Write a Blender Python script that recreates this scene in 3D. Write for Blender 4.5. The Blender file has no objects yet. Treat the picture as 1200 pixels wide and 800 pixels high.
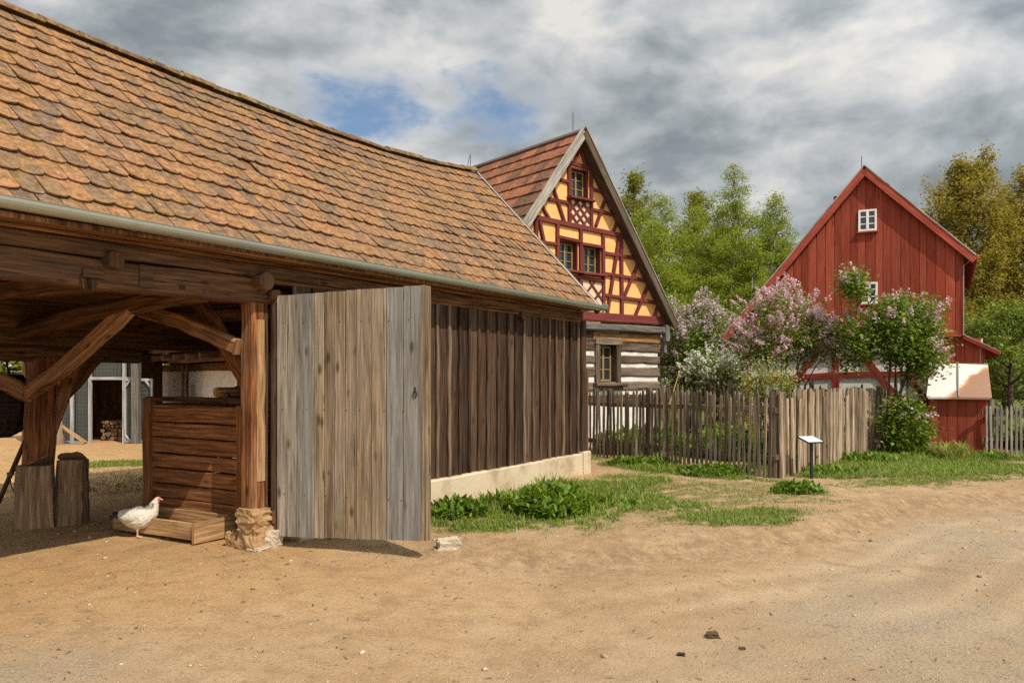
import bpy, math, random
import numpy as np
from mathutils import Vector, Matrix, noise as mnoise

random.seed(7)
rng = np.random.default_rng(7)
sc = bpy.context.scene
COL = sc.collection
R = math.radians

# ------------------------------------------------------------------ camera numbers
FOC, CX, CY, EYE = 933.3, 600.0, 440.0, 1.6
def at(px, Y):
    """east-west position of something seen in column px when it stands Y metres away"""
    return (px - CX) / FOC * Y
def zz(py, Y):
    return EYE + (CY - py) / FOC * Y
def gp(px, py):
    Y = EYE * FOC / (py - CY)
    return at(px, Y), Y

SUN = Vector((0.6, -0.8, 0.0)).normalized()
SUN_EL = R(50.5)

# ------------------------------------------------------------------ objects
def tag(o, label=None, cat=None, group=None, kind=None):
    if label: o['label'] = label
    if cat: o['category'] = cat
    if group: o['group'] = group
    if kind: o['kind'] = kind
    return o

def empty(name, loc=(0, 0, 0), rz=0.0):
    o = bpy.data.objects.new(name, None)
    COL.objects.link(o)
    o.location = loc
    o.rotation_euler = (0, 0, rz)
    o.empty_display_size = .2
    return o

def link(name, me, mats, parent=None, smooth=False):
    o = bpy.data.objects.new(name, me)
    COL.objects.link(o)
    if not isinstance(mats, (list, tuple)):
        mats = [mats]
    if len(me.materials) == 0:
        for m in mats:
            me.materials.append(m)
    if smooth:
        me.polygons.foreach_set('use_smooth', [True] * len(me.polygons))
    if parent:
        o.parent = parent
    return o

def children(o):
    return [c for c in bpy.data.objects if c.parent == o]

def copy_tree(o, parent=None):
    c = o.copy()
    COL.objects.link(c)
    if parent: c.parent = parent
    for ch in children(o):
        copy_tree(ch, c)
    return c

class MB:
    """collects prisms, tubes and polygons, then links them as one mesh"""
    def __init__(s):
        s.v, s.f, s.uv, s.mi = [], [], [], []
    def face(s, pts, uvs=None, mi=0):
        b = len(s.v)
        s.v += [tuple(p) for p in pts]
        s.f.append(tuple(range(b, b + len(pts))))
        s.uv.append(uvs or [(p[0], p[2]) for p in pts])
        s.mi.append(mi)
    def prism(s, prof, p0, p1, up=(0, 0, 1), seg=1, jit=0.0, taper=1.0, bow=0.0, mi=0, caps=True):
        """sweep a closed 2-D outline (side, up) from p0 to p1"""
        p0, p1 = Vector(p0), Vector(p1)
        d = p1 - p0
        L = d.length
        d.normalize()
        up = Vector(up)
        if abs(d.dot(up.normalized())) > .98:
            up = Vector((1, 0, 0)) if abs(d.x) < .9 else Vector((0, 1, 0))
        sd = d.cross(up).normalized()
        u2 = sd.cross(d).normalized()
        n = len(prof)
        per = [0.0]
        for i in range(n):
            a, b = prof[i], prof[(i + 1) % n]
            per.append(per[-1] + math.hypot(a[0] - b[0], a[1] - b[1]))
        ou, ov = random.random() * 40, random.random() * 40
        base = len(s.v)
        for k in range(seg + 1):
            t = k / seg
            sc_ = 1 + (taper - 1) * t
            jx, jy = (random.uniform(-jit, jit), random.uniform(-jit, jit)) if jit else (0, 0)
            c = p0 + d * (L * t) + u2 * (bow * math.sin(math.pi * t)) + sd * jx + u2 * jy
            for (a, b) in prof:
                ja, jb = (random.uniform(-jit, jit) * .6, random.uniform(-jit, jit) * .6) if jit else (0, 0)
                s.v.append(tuple(c + sd * (a * sc_ + ja) + u2 * (b * sc_ + jb)))
        for k in range(seg):
            v0, v1 = L * k / seg + ov, L * (k + 1) / seg + ov
            for i in range(n):
                j = (i + 1) % n
                s.f.append((base + k * n + i, base + k * n + j, base + (k + 1) * n + j, base + (k + 1) * n + i))
                s.uv.append([(per[i] + ou, v0), (per[i + 1] + ou, v0), (per[i + 1] + ou, v1), (per[i] + ou, v1)])
                s.mi.append(mi)
        if caps:
            s.f.append(tuple(base + i for i in reversed(range(n))))
            s.uv.append([(prof[i][0] + ou, prof[i][1] * .15 + ov) for i in reversed(range(n))])
            s.mi.append(mi)
            b2 = base + seg * n
            s.f.append(tuple(b2 + i for i in range(n)))
            s.uv.append([(prof[i][0] + ou, prof[i][1] * .15 + ov) for i in range(n)])
            s.mi.append(mi)
    def beam(s, p0, p1, w, h, up=(0, 0, 1), ch=.008, **k):
        """w across, h along 'up'; p0-p1 is the centre line"""
        a, b = w / 2, h / 2
        c = min(ch, a * .5, b * .5)
        if c > 0:
            prof = [(-a + c, -b), (a - c, -b), (a, -b + c), (a, b - c), (a - c, b), (-a + c, b), (-a, b - c), (-a, -b + c)]
        else:
            prof = [(-a, -b), (a, -b), (a, b), (-a, b)]
        s.prism(prof, p0, p1, up, **k)
    def pole(s, p0, p1, r, n=8, **k):
        s.prism([(r * math.cos(2 * math.pi * i / n), r * math.sin(2 * math.pi * i / n)) for i in range(n)], p0, p1, **k)
    def box(s, x0, x1, y0, y1, z0, z1, **k):
        s.beam(((x0 + x1) / 2, (y0 + y1) / 2, z0), ((x0 + x1) / 2, (y0 + y1) / 2, z1), x1 - x0, y1 - y0, up=(0, 1, 0), **k)
    def slab(s, pts, off, mi=0):
        """flat polygon given thickness by the vector off"""
        off = Vector(off)
        A = [Vector(p) for p in pts]
        B = [p + off for p in A]
        ou = random.random() * 30
        def uvof(P):
            return [((p.x + p.y) + ou, p.z) for p in P]
        s.face(A, uvof(A), mi)
        s.face(list(reversed(B)), uvof(list(reversed(B))), mi)
        n = len(A)
        for i in range(n):
            j = (i + 1) % n
            q = [A[j], A[i], B[i], B[j]]
            s.face(q, uvof(q), mi)
    def tube(s, pts, rad, n=6, mi=0):
        pts = [Vector(p) for p in pts]
        base = len(s.v)
        ou, ov = random.random() * 20, random.random() * 20
        L = 0
        Ls = []
        for k, p in enumerate(pts):
            a = pts[max(k - 1, 0)]
            b = pts[min(k + 1, len(pts) - 1)]
            d = (b - a).normalized()
            up = Vector((0, 0, 1)) if abs(d.z) < .9 else Vector((1, 0, 0))
            sd = d.cross(up).normalized()
            u2 = sd.cross(d)
            if k: L += (p - pts[k - 1]).length
            Ls.append(L)
            r = rad[k] if isinstance(rad, (list, tuple)) else rad
            for i in range(n):
                an = 2 * math.pi * i / n
                s.v.append(tuple(p + sd * (r * math.cos(an)) + u2 * (r * math.sin(an))))
        r0 = rad[0] if isinstance(rad, (list, tuple)) else rad
        for k in range(len(pts) - 1):
            for i in range(n):
                j = (i + 1) % n
                s.f.append((base + k * n + i, base + k * n + j, base + (k + 1) * n + j, base + (k + 1) * n + i))
                w = 2 * math.pi * r0 / n
                s.uv.append([(i * w + ou, Ls[k] + ov), ((i + 1) * w + ou, Ls[k] + ov), ((i + 1) * w + ou, Ls[k + 1] + ov), (i * w + ou, Ls[k + 1] + ov)])
                s.mi.append(mi)
        s.f.append(tuple(base + i for i in reversed(range(n)))); s.uv.append([(ou, ov)] * n); s.mi.append(mi)
        b2 = base + (len(pts) - 1) * n
        s.f.append(tuple(b2 + i for i in range(n))); s.uv.append([(ou, ov)] * n); s.mi.append(mi)
    def mesh(s, name):
        me = bpy.data.meshes.new(name)
        me.from_pydata(s.v, [], s.f)
        uvl = me.uv_layers.new(name='UVMap')
        flat = [c for u in s.uv for p in u for c in p]
        uvl.data.foreach_set('uv', flat)
        me.polygons.foreach_set('material_index', s.mi)
        me.update()
        return me
    def build(s, name, mats, parent=None, smooth=False):
        me = s.mesh(name)
        o = link(name, me, mats, parent, smooth)
        return o

def fix_normals(o):
    import bmesh
    bm = bmesh.new()
    bm.from_mesh(o.data)
    bmesh.ops.recalc_face_normals(bm, faces=bm.faces)
    bm.to_mesh(o.data)
    bm.free()

# ------------------------------------------------------------------ materials
class NT:
    def __init__(s, name):
        s.m = bpy.data.materials.new(name)
        s.m.use_nodes = True
        s.t = s.m.node_tree
        s.b = s.t.nodes['Principled BSDF']
        s.out = s.t.nodes['Material Output']
    def n(s, typ, props=None, **inp):
        nd = s.t.nodes.new(typ)
        for k, v in (props or {}).items():
            setattr(nd, k, v)
        for k, v in inp.items():
            key = k.replace('_', ' ')
            sock = nd.inputs[int(k[1:])] if (k[0] == 'i' and k[1:].isdigit()) else nd.inputs[key]
            s.put(sock, v)
        return nd
    def put(s, sock, v):
        if isinstance(v, bpy.types.NodeSocket):
            s.t.links.new(v, sock)
        elif isinstance(v, (tuple, list)) and sock.type == 'RGBA' and len(v) == 3:
            sock.default_value = (*v, 1)
        else:
            sock.default_value = v
    def mix(s, fac, a, b, mode='MIX'):
        nd = s.t.nodes.new('ShaderNodeMix')
        nd.data_type = 'RGBA'
        nd.blend_type = mode
        s.put(nd.inputs['Factor'], fac)
        s.put(nd.inputs['A'], (*a, 1) if isinstance(a, tuple) and len(a) == 3 else a)
        s.put(nd.inputs['B'], (*b, 1) if isinstance(b, tuple) and len(b) == 3 else b)
        return nd.outputs['Result']
    def math(s, op, a, b=0.0, c=None, clamp=False):
        nd = s.t.nodes.new('ShaderNodeMath')
        nd.operation = op
        nd.use_clamp = clamp
        s.put(nd.inputs[0], a)
        s.put(nd.inputs[1], b)
        if c is not None: s.put(nd.inputs[2], c)
        return nd.outputs[0]
    def ramp(s, fac, stops, interp='LINEAR'):
        nd = s.t.nodes.new('ShaderNodeValToRGB')
        nd.color_ramp.interpolation = interp
        e = nd.color_ramp.elements
        while len(e) < len(stops):
            e.new(.5)
        for el, (p, c) in zip(e, stops):
            el.position = p
            el.color = (*c, 1) if len(c) == 3 else c
        s.put(nd.inputs[0], fac)
        return nd.outputs[0]
    def rng(s, v, a, b, c=0.0, d=1.0):
        nd = s.t.nodes.new('ShaderNodeMapRange')
        nd.interpolation_type = 'SMOOTHSTEP'
        for k, x in zip(range(5), (v, a, b, c, d)):
            s.put(nd.inputs[k], x)
        return nd.outputs[0]
    def coord(s, kind='Object', scale=(1, 1, 1)):
        tc = s.t.nodes.new('ShaderNodeTexCoord')
        mp = s.t.nodes.new('ShaderNodeMapping')
        s.t.links.new(tc.outputs[kind], mp.inputs[0])
        mp.inputs['Scale'].default_value = scale
        return mp.outputs[0]
    def noise(s, vec, scale, detail=4, rough=.6, dist=0.0):
        nd = s.n('ShaderNodeTexNoise', Vector=vec, Scale=scale, Detail=detail, Roughness=rough, Distortion=dist)
        return nd.outputs['Fac']
    def island(s):
        return s.t.nodes.new('ShaderNodeNewGeometry').outputs['Random Per Island']
    def bump(s, h, strength=.4, dist=.01):
        nd = s.n('ShaderNodeBump', Height=h, Strength=strength, Distance=dist)
        s.t.links.new(nd.outputs[0], s.b.inputs['Normal'])
    def value(s, col, v):
        nd = s.n('ShaderNodeHueSaturation', Color=col)
        s.put(nd.inputs['Value'], v)
        return nd.outputs[0]
    def finish(s, col, rough=.8, spec=.25):
        s.put(s.b.inputs['Base Color'], col)
        s.put(s.b.inputs['Roughness'], rough)
        s.put(s.b.inputs['Specular IOR Level'], spec)
        return s.m

def wood(name, dark, light, grey, grey_amt=.5, var=.35, knots=1, rough=.85, fine=1.0, bump=.5, crack=.5, fc=1.0):
    k = NT(name)
    g1 = k.noise(k.coord('UV', (26 * fine, 1.3, 1)), 1.0, 5, .62, .6)
    g2 = k.noise(k.coord('UV', (70 * fine, 1.0, 1)), 1.0, 3, .6, .2)
    big = k.noise(k.coord('UV', (3.0, .55, 1)), 1.0, 3, .6)
    oi = k.t.nodes.new('ShaderNodeObjectInfo').outputs['Random']
    isl = k.math('FRACT', k.math('ADD', k.island(), oi))
    col = k.ramp(g1, [(.34, dark), (.51, tuple(.5 * a + .5 * b for a, b in zip(dark, light))), (.66, light)])
    gm = k.math('MULTIPLY', k.rng(big, .35, .66), grey_amt)
    gm = k.math('ADD', gm, k.math('MULTIPLY', k.math('SUBTRACT', isl, .5), grey_amt * .9), clamp=True)
    col = k.mix(gm, col, grey)
    cr = k.rng(g2, .62, .70)
    col = k.mix(k.math('MULTIPLY', cr, crack), col, tuple(.18 * a for a in dark))
    h = k.math('SUBTRACT', k.math('MULTIPLY', g1, .7), cr)
    if knots:
        vo = k.n('ShaderNodeTexVoronoi', Vector=k.coord('UV', (4.5, 1.7, 1) if knots < 2 else (6.5, 2.6, 1)), Scale=1.0, Randomness=1.0)
        kn = k.rng(vo.outputs['Distance'], .16 if knots < 2 else .21, .05)
        kn = k.math('MULTIPLY', kn, k.rng(k.noise(k.coord('UV', (1.3, 1.1, 1)), 1.0, 1), .45 if knots < 2 else .38, .5 if knots < 2 else .42))
        col = k.mix(k.math('MULTIPLY', kn, .75), col, tuple(.35 * a for a in dark))
    val = k.math('ADD', 1 - var / 2, k.math('MULTIPLY', isl, var))
    fin = k.noise(k.coord('UV', (45 * fine, 1.8, 1)), 1.0, 4, .7)
    val = k.math('MULTIPLY', val, k.rng(fin, .32, .68, 1 - .42 * fc, 1 + .36 * fc))
    col = k.value(col, val)
    k.bump(h, bump, .012)
    return k.finish(col, rough, .2)

def tiles_mat(name, stops, lichen, lich_amt, grey=(.13, .11, .09), bias=None):
    k = NT(name)
    isl = k.island()
    co = k.coord('Object')
    big = k.noise(co, .55, 3, .6)
    f = k.math('ADD', k.math('MULTIPLY', isl, .75), k.math('MULTIPLY', k.math('SUBTRACT', big, .5), 1.1), clamp=True)
    col = k.ramp(f, stops)
    mid = k.noise(co, 9, 5, .7)
    fine = k.noise(co, 38, 4, .7)
    patch = k.noise(co, 1.3, 4, .6)
    sp = k.math('MULTIPLY', k.math('MULTIPLY', k.rng(mid, .42, .60), k.rng(patch, .36, .60, .25, 1.0)), lich_amt)
    col = k.mix(sp, col, lichen)
    dk = k.rng(fine, .55, .68)
    col = k.mix(k.math('MULTIPLY', dk, .75), col, grey)
    wh = k.rng(k.noise(co, 21, 3, .65), .64, .70)
    col = k.mix(k.math('MULTIPLY', wh, .55), col, (.42, .38, .30))
    mot = k.noise(co, 16, 5, .75)
    col = k.value(col, k.rng(mot, .32, .68, .55, 1.32))
    k.bump(k.math('ADD', mid, fine), .8, .010)
    return k.finish(col, .9, .15)

def plaster(name, base, dirt, amt=.5, scale=3.0, low=None):
    k = NT(name)
    co = k.coord('Object')
    a = k.noise(co, scale, 6, .65)
    b = k.noise(co, scale * 9, 4, .6)
    col = k.mix(k.math('MULTIPLY', k.rng(a, .42, .72), amt), base, dirt)
    col = k.value(col, k.math('ADD', .9, k.math('MULTIPLY', b, .2)))
    k.bump(k.math('ADD', a, k.math('MULTIPLY', b, .5)), .35, .015)
    return k.finish(col, .9, .15)

def leafmat(name, stops, transl=.35, rough=.55):
    k = NT(name)
    isl = k.island()
    col = k.ramp(isl, stops)
    big = k.noise(k.coord('Object'), .9, 2, .5)
    col = k.value(col, k.math('ADD', .75, k.math('MULTIPLY', big, .5)))
    k.finish(col, rough, .3)
    tr = k.n('ShaderNodeBsdfTranslucent', Color=col)
    mx = k.n('ShaderNodeMixShader', Fac=transl)
    k.t.links.new(k.b.outputs[0], mx.inputs[1])
    k.t.links.new(tr.outputs[0], mx.inputs[2])
    k.t.links.new(mx.outputs[0], k.out.inputs[0])
    return k.m

def plain(name, col, rough=.6, metal=0.0, spec=.4, var=.15, scale=6):
    k = NT(name)
    a = k.noise(k.coord('Object'), scale, 5, .65)
    c = k.value((*col, 1), k.math('ADD', 1 - var, k.math('MULTIPLY', a, 2 * var)))
    k.b.inputs['Metallic'].default_value = metal
    return k.finish(c, rough, spec)

M = {}
M['barn_beam'] = wood('barn_beam_wood', (.03, .013, .006), (.22, .098, .036), (.10, .065, .04), .4, .55, crack=.8, bump=.8, knots=2)
M['barn_red'] = wood('barn_post_wood', (.07, .022, .008), (.36, .135, .042), (.42, .28, .165), .45, .4, crack=.9, bump=.9, knots=2)
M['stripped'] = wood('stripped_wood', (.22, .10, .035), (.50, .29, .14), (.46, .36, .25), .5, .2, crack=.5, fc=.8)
M['barn_board'] = wood('barn_board_wood', (.020, .010, .005), (.112, .056, .027), (.085, .058, .038), .45, .85, crack=.8, bump=.8, knots=2)
M['batten'] = wood('batten_wood', (.024, .011, .006), (.115, .054, .027), (.17, .12, .08), .5, .8, crack=.7)
M['loft'] = wood('loft_board_wood', (.09, .036, .014), (.34, .155, .058), (.15, .095, .055), .3, .5)
M['door_grey'] = wood('door_grey_wood', (.12, .095, .068), (.40, .345, .27), (.28, .255, .21), .5, .25, bump=.8, crack=.7, knots=2, fc=.55)
M['door_brown'] = wood('door_brown_wood', (.07, .042, .022), (.34, .235, .135), (.25, .205, .15), .5, .35, bump=.9, crack=.8, knots=2, fc=.6)
M['door_blue'] = wood('door_bluegrey_wood', (.09, .078, .062), (.27, .245, .205), (.232, .220, .20), .6, .2, bump=.7, crack=.7, knots=2, fc=.5)
M['bin'] = wood('bin_wood', (.10, .034, .012), (.40, .17, .06), (.20, .10, .05), .3, .4)
M['tray'] = wood('tray_wood', (.23, .115, .042), (.52, .31, .14), (.44, .31, .18), .35, .2)
M['stump'] = wood('stump_wood', (.10, .055, .026), (.42, .26, .135), (.24, .165, .10), .5, .3)
M['log'] = wood('log_wall_wood', (.03, .02, .013), (.15, .095, .058), (.19, .145, .108), .6, .45, crack=.9, bump=.9)
M['log_grey'] = wood('log_grey_wood', (.07, .062, .052), (.20, .175, .145), (.17, .16, .145), .6, .2)
M['log_orange'] = wood('log_fresh_wood', (.19, .085, .03), (.46, .24, .095), (.14, .085, .045), .3, .2)
M['verge'] = wood('verge_board_wood', (.20, .17, .13), (.42, .375, .31), (.36, .34, .30), .5, .15, crack=.3)
M['verge_dark'] = wood('dark_verge_wood', (.045, .03, .018), (.15, .10, .06), (.13, .10, .075), .5, .2)
M['maroon'] = wood('maroon_beam_paint', (.105, .020, .017), (.185, .040, .031), (.15, .04, .032), .35, .2, knots=False, crack=.35, bump=.3, fc=.5)
M['redboard'] = wood('red_board_paint', (.19, .030, .015), (.315, .057, .027), (.31, .074, .04), .5, .45, crack=.35, bump=.35, fc=.4)
M['redtrim'] = wood('red_trim_paint', (.29, .05, .03), (.40, .082, .048), (.36, .082, .05), .4, .1, knots=False, crack=.15, bump=.2)
M['redtimber'] = wood('red_timber_paint', (.17, .024, .014), (.27, .042, .024), (.22, .042, .028), .3, .2, knots=False, crack=.3, bump=.3)
M['picket'] = wood('picket_wood', (.085, .054, .030), (.36, .25, .15), (.30, .235, .16), .5, .7)
M['picket_light'] = wood('pale_picket_wood', (.11, .072, .042), (.46, .33, .205), (.36, .28, .19), .5, .95)
M['picket_dark'] = wood('dark_picket_wood', (.06, .04, .025), (.22, .15, .098), (.19, .15, .11), .5, .6)
M['picket_grey'] = wood('grey_picket_wood', (.10, .085, .065), (.24, .21, .165), (.22, .20, .165), .5, .4)
M['aviary_wood'] = wood('aviary_post_wood', (.26, .25, .23), (.5, .48, .44), (.40, .39, .37), .4, .2)
M['barn_tile'] = tiles_mat('barn_roof_tile', [(0, (.150, .100, .068)), (.2, (.20, .120, .073)), (.42, (.262, .138, .070)), (.65, (.305, .148, .069)), (.85, (.255, .144, .070)), (1, (.345, .186, .10))], (.27, .145, .042), .70, (.085, .062, .042))
M['ridge'] = tiles_mat('ridge_tile', [(0, (.09, .062, .042)), (.5, (.20, .105, .055)), (1, (.30, .14, .07))], (.24, .155, .045), 1.0)
M['house_tile'] = tiles_mat('house_roof_tile', [(0, (.14, .075, .048)), (.3, (.22, .092, .05)), (.6, (.34, .122, .06)), (1, (.40, .165, .09))], (.17, .095, .048), .45)
M['red_tile'] = tiles_mat('barn_red_roof_tile', [(0, (.2, .12, .08)), (1, (.36, .2, .13))], (.3, .25, .18), .4)
M['yellow'] = plaster('yellow_plaster', (.80, .44, .16), (.62, .32, .11), .6, 5)
M['white'] = plaster('white_plaster', (.70, .67, .60), (.46, .40, .32), .7, 6)
M['lattice_back'] = plaster('pale_plaster', (.64, .49, .33), (.54, .38, .24), .4, 5)
M['plinth'] = plaster('plinth_render', (.56, .45, .30), (.34, .25, .15), 1.0, 2.2)
M['concrete'] = plaster('block_concrete', (.42, .34, .24), (.28, .21, .14), .6, 4)
M['stone'] = plaster('sandstone', (.40, .245, .115), (.22, .135, .07), .9, 9)
M['stone_pale'] = plaster('pale_stone', (.46, .38, .27), (.28, .22, .15), .7, 8)
M['gutter'] = plain('zinc_gutter', (.42, .45, .40), .38, .65, .5, .12, 4)
M['iron'] = plain('old_iron', (.05, .04, .035), .6, .6, .4, .3, 20)
M['rust'] = plain('rust_iron', (.14, .06, .03), .8, .2, .3, .3, 14)
M['black'] = plain('black_metal', (.018, .018, .02), .4, .0, .5, .1)
M['panel'] = plain('sign_panel', (.78, .80, .82), .25, .0, .5, .04)
M['ochre'] = plain('ochre_window_paint', (.27, .18, .06), .6, 0, .3, .15, 10)
M['whitepaint'] = plain('white_window_paint', (.74, .72, .66), .55, 0, .3, .08, 10)
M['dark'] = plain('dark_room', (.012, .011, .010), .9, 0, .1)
M['slate'] = plain('grey_metal_roof', (.33, .32, .30), .5, .4, .4)
M['net'] = plain('green_netting', (.085, .088, .078), .9, 0, .1, .3, 3)
M['wicker'] = wood('wicker', (.012, .008, .005), (.05, .033, .02), (.03, .02, .015), .3, .3)
M['straw'] = leafmat('straw_stalks', [(0, (.44, .27, .10)), (.6, (.60, .40, .17)), (1, (.70, .52, .27))], .15, .7)
def glassmat():
    k = NT('window_glass')
    a = k.noise(k.coord('Object'), 2.5, 2)
    c = k.mix(a, (.012, .016, .02), (.035, .045, .055))
    k.bump(a, .06, .02)
    k.finish(c, .08, .6)
    return k.m
M['glass'] = glassmat()
def rustsheet():
    k = NT('white_rusty_sheet')
    co = k.coord('Object')
    sx = k.n('ShaderNodeSeparateXYZ', Vector=co)
    a = k.noise(co, 2.2, 6, .6, .6)
    # rust stain: the lower right of the sheet
    f = k.math('ADD', k.math('MULTIPLY', sx.outputs['X'], 1.0), k.math('MULTIPLY', k.math('SUBTRACT', a, .5), .55))
    f = k.math('ADD', f, k.math('MULTIPLY', k.math('SUBTRACT', 1.58, sx.outputs['Z']), 1.25))
    f = k.math('ADD', f, k.math('MULTIPLY', k.math('SUBTRACT', k.noise(co, 11, 5, .7), .5), .18))
    m1 = k.rng(f, .06, .24)
    edge = k.rng(f, .34, .16)
    rust = k.mix(k.math('MULTIPLY', edge, .8), (.30, .165, .105), (.44, .19, .06))
    col = k.mix(m1, (.66, .63, .55), rust)
    col = k.mix(k.math('MULTIPLY', k.rng(k.noise(co, 7, 5, .7), .58, .7), .3), col, (.5, .40, .26))
    k.bump(a, .15, .02)
    return k.finish(col, .6, .35)
M['sheet'] = rustsheet()
def stonefoot():
    return M['stone']
M['leaf_birch'] = leafmat('birch_leaf', [(0, (.16, .21, .014)), (.5, (.27, .325, .026)), (1, (.40, .41, .05))], .6)
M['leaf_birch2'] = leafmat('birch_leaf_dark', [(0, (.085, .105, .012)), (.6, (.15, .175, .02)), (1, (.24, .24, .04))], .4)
M['leaf_bronze'] = leafmat('bronze_leaf', [(0, (.21, .155, .022)), (.5, (.37, .275, .042)), (.8, (.46, .36, .055)), (1, (.32, .33, .045))], .58)
M['leaf_orange'] = leafmat('orange_leaf', [(0, (.17, .20, .022)), (.6, (.28, .28, .032)), (1, (.38, .29, .05))], .58)
M['leaf_lilac'] = leafmat('lilac_leaf', [(0, (.085, .135, .012)), (.5, (.16, .235, .024)), (1, (.29, .36, .055))], .45, .45)
M['leaf_light'] = leafmat('light_leaf', [(0, (.12, .19, .02)), (.6, (.22, .29, .035)), (1, (.33, .38, .06))], .45)
M['leaf_yellow'] = leafmat('yellow_leaf', [(0, (.22, .24, .04)), (1, (.42, .42, .10))], .4)
M['leaf_dark'] = leafmat('weed_leaf', [(0, (.07, .125, .008)), (.5, (.14, .225, .016)), (1, (.25, .34, .035))], .4, .5)
M['leaf_bed'] = leafmat('bed_leaf', [(0, (.05, .12, .03)), (1, (.14, .24, .08))], .25, .4)
M['flower_pink'] = leafmat('pink_flower', [(0, (.56, .34, .39)), (.5, (.74, .51, .54)), (1, (.84, .70, .70))], .4)
M['flower_pale'] = leafmat('pale_flower', [(0, (.46, .33, .34)), (1, (.72, .62, .58))], .3)
M['flower_white'] = leafmat('white_flower', [(0, (.6, .58, .46)), (1, (.82, .80, .72))], .3)
M['grass'] = leafmat('grass_blade', [(0, (.085, .14, .012)), (.5, (.15, .235, .020)), (.86, (.25, .29, .04)), (1, (.44, .37, .14))], .3, .6)
M['bark'] = wood('bark', (.03, .02, .013), (.10, .07, .045), (.12, .10, .08), .5, .2, knots=False)
def birchbark():
    k = NT('birch_bark')
    a = k.noise(k.coord('UV', (3, 14, 1)), 1, 4, .7)
    col = k.mix(k.rng(a, .58, .66), (.55, .53, .48), (.05, .045, .04))
    return k.finish(col, .8, .2)
M['birchbark'] = birchbark()

# ------------------------------------------------------------------ noise + terrain
def vnoise(x, y, sc_, seed=0):
    x = np.asarray(x) * sc_ + seed * 17.31
    y = np.asarray(y) * sc_ + seed * 9.77
    xi, yi = np.floor(x).astype(int), np.floor(y).astype(int)
    fx, fy = x - xi, y - yi
    fx, fy = fx * fx * (3 - 2 * fx), fy * fy * (3 - 2 * fy)
    def h(a, b):
        n = (a * 374761393 + b * 668265263 + seed * 1442695) & 0x7fffffff
        n = ((n ^ (n >> 13)) * 1274126177) & 0x7fffffff
        return ((n ^ (n >> 16)) & 0xffff) / 65535.0
    return (h(xi, yi) * (1 - fx) + h(xi + 1, yi) * fx) * (1 - fy) + (h(xi, yi + 1) * (1 - fx) + h(xi + 1, yi + 1) * fx) * fy
def fbm(x, y, sc_, seed=0, oct=4):
    a, t, s = 1.0, 0, 0
    for i in range(oct):
        t = t + a * vnoise(x, y, sc_ * 2 ** i, seed + i)
        s += a
        a *= .5
    return t / s
def sstep(a, b, x):
    t = np.clip((np.asarray(x, dtype=float) - a) / (b - a), 0, 1)
    return t * t * (3 - 2 * t)

# lip of the bank above the road
LX = np.array([-6, -2.4, -.76, .32, 1.0, 1.73, 2.6, 3.4, 4.1, 5.2, 7.27, 12, 40])
LY = np.array([6.4, 6.9, 7.35, 7.46, 7.6, 7.95, 8.25, 8.7, 9.5, 10.5, 11.3, 12.6, 20])
def ground_z(x, y):
    x, y = np.asarray(x, float), np.asarray(y, float)
    lip = np.interp(x, LX, LY) + (fbm(x, y, .55, 5, 3) - .5) * .30
    d = lip - y
    drop = -.13 * sstep(-.05, .55, d) * sstep(-1.5, .4, x) * (1 - .35 * sstep(1.5, 5, d))
    crest = .022 * np.exp(-((d + .12) / .22) ** 2) * sstep(-1.5, 0, x)
    z = drop + crest * .5 - .09 * sstep(5, 9, x) * sstep(11.5, 15.5, y)
    # shallow wheel ruts along the road
    for off, amp in ((1.9, .008), (3.3, .007)):
        z -= amp * np.exp(-((d - off) / .22) ** 2) * (.4 + fbm(x, y, .6, 9, 2))
    z += (fbm(x, y, .5, 1, 3) - .5) * .05 + (fbm(x, y, 3.2, 2, 4) - .5) * .016 + (fbm(x, y, 13, 3, 2) - .5) * .014
    flat = sstep(26, 60, np.hypot(x, y))
    return z * (1 - flat)

# grass patches: cx, cy, rx, ry, angle, density, blade height
PATCH = [
    (.75, 10.25, 2.8, 1.4, R(58.6), 1.25, .08),
    (.40, 9.40, .75, .55, 0, 1.3, .10),
    (-.60, 9.20, .55, .35, 0, 1.2, .09),
    (2.3, 10.7, 3.3, 2.0, R(35), .55, .04),
    (1.45, 9.70, 1.25, .50, R(8), 1.1, .07),
    (2.65, 9.0, 1.35, .62, R(24), 1.2, .055),
    (1.9, 11.2, 1.3, .8, R(40), .75, .045),
    (2.75, 13.45, 2.3, .55, R(-51), 1.1, .09),
    (3.9, 10.9, .42, .3, 0, 1.4, .09),
    (5.3, 13.1, 1.3, .8, R(50), 1.1, .09),
    (7.2, 14.2, 4.2, 2.1, R(18), 1.2, .07),
    (6.2, 12.3, 2.0, .6, R(28), .9, .05),
    (9.8, 13.9, 4.0, 1.5, R(8), 1.1, .06),
    (9.0, 16.2, 3.0, .8, R(0), 1.2, .11),
    (7.6, 17.4, 1.6, .9, R(50), 1.2, .12),
    (13, 16.5, 3.0, 2.2, 0, 1.0, .09),
    (3.2, 16.2, 2.2, 1.0, R(-40), .55, .08),
    (5.2, 16.9, 2.5, 1.2, R(20), .6, .08),
    (-7.1, 14.4, .9, .75, R(20), 1.1, .05),
    (-5.1, 12.9, .5, .5, 0, .5, .05),
    (-9.6, 13.2, .8, .9, 0, .9, .06),
    (-2.0, 8.2, .5, .1, R(-15), .8, .06),
]
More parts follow.
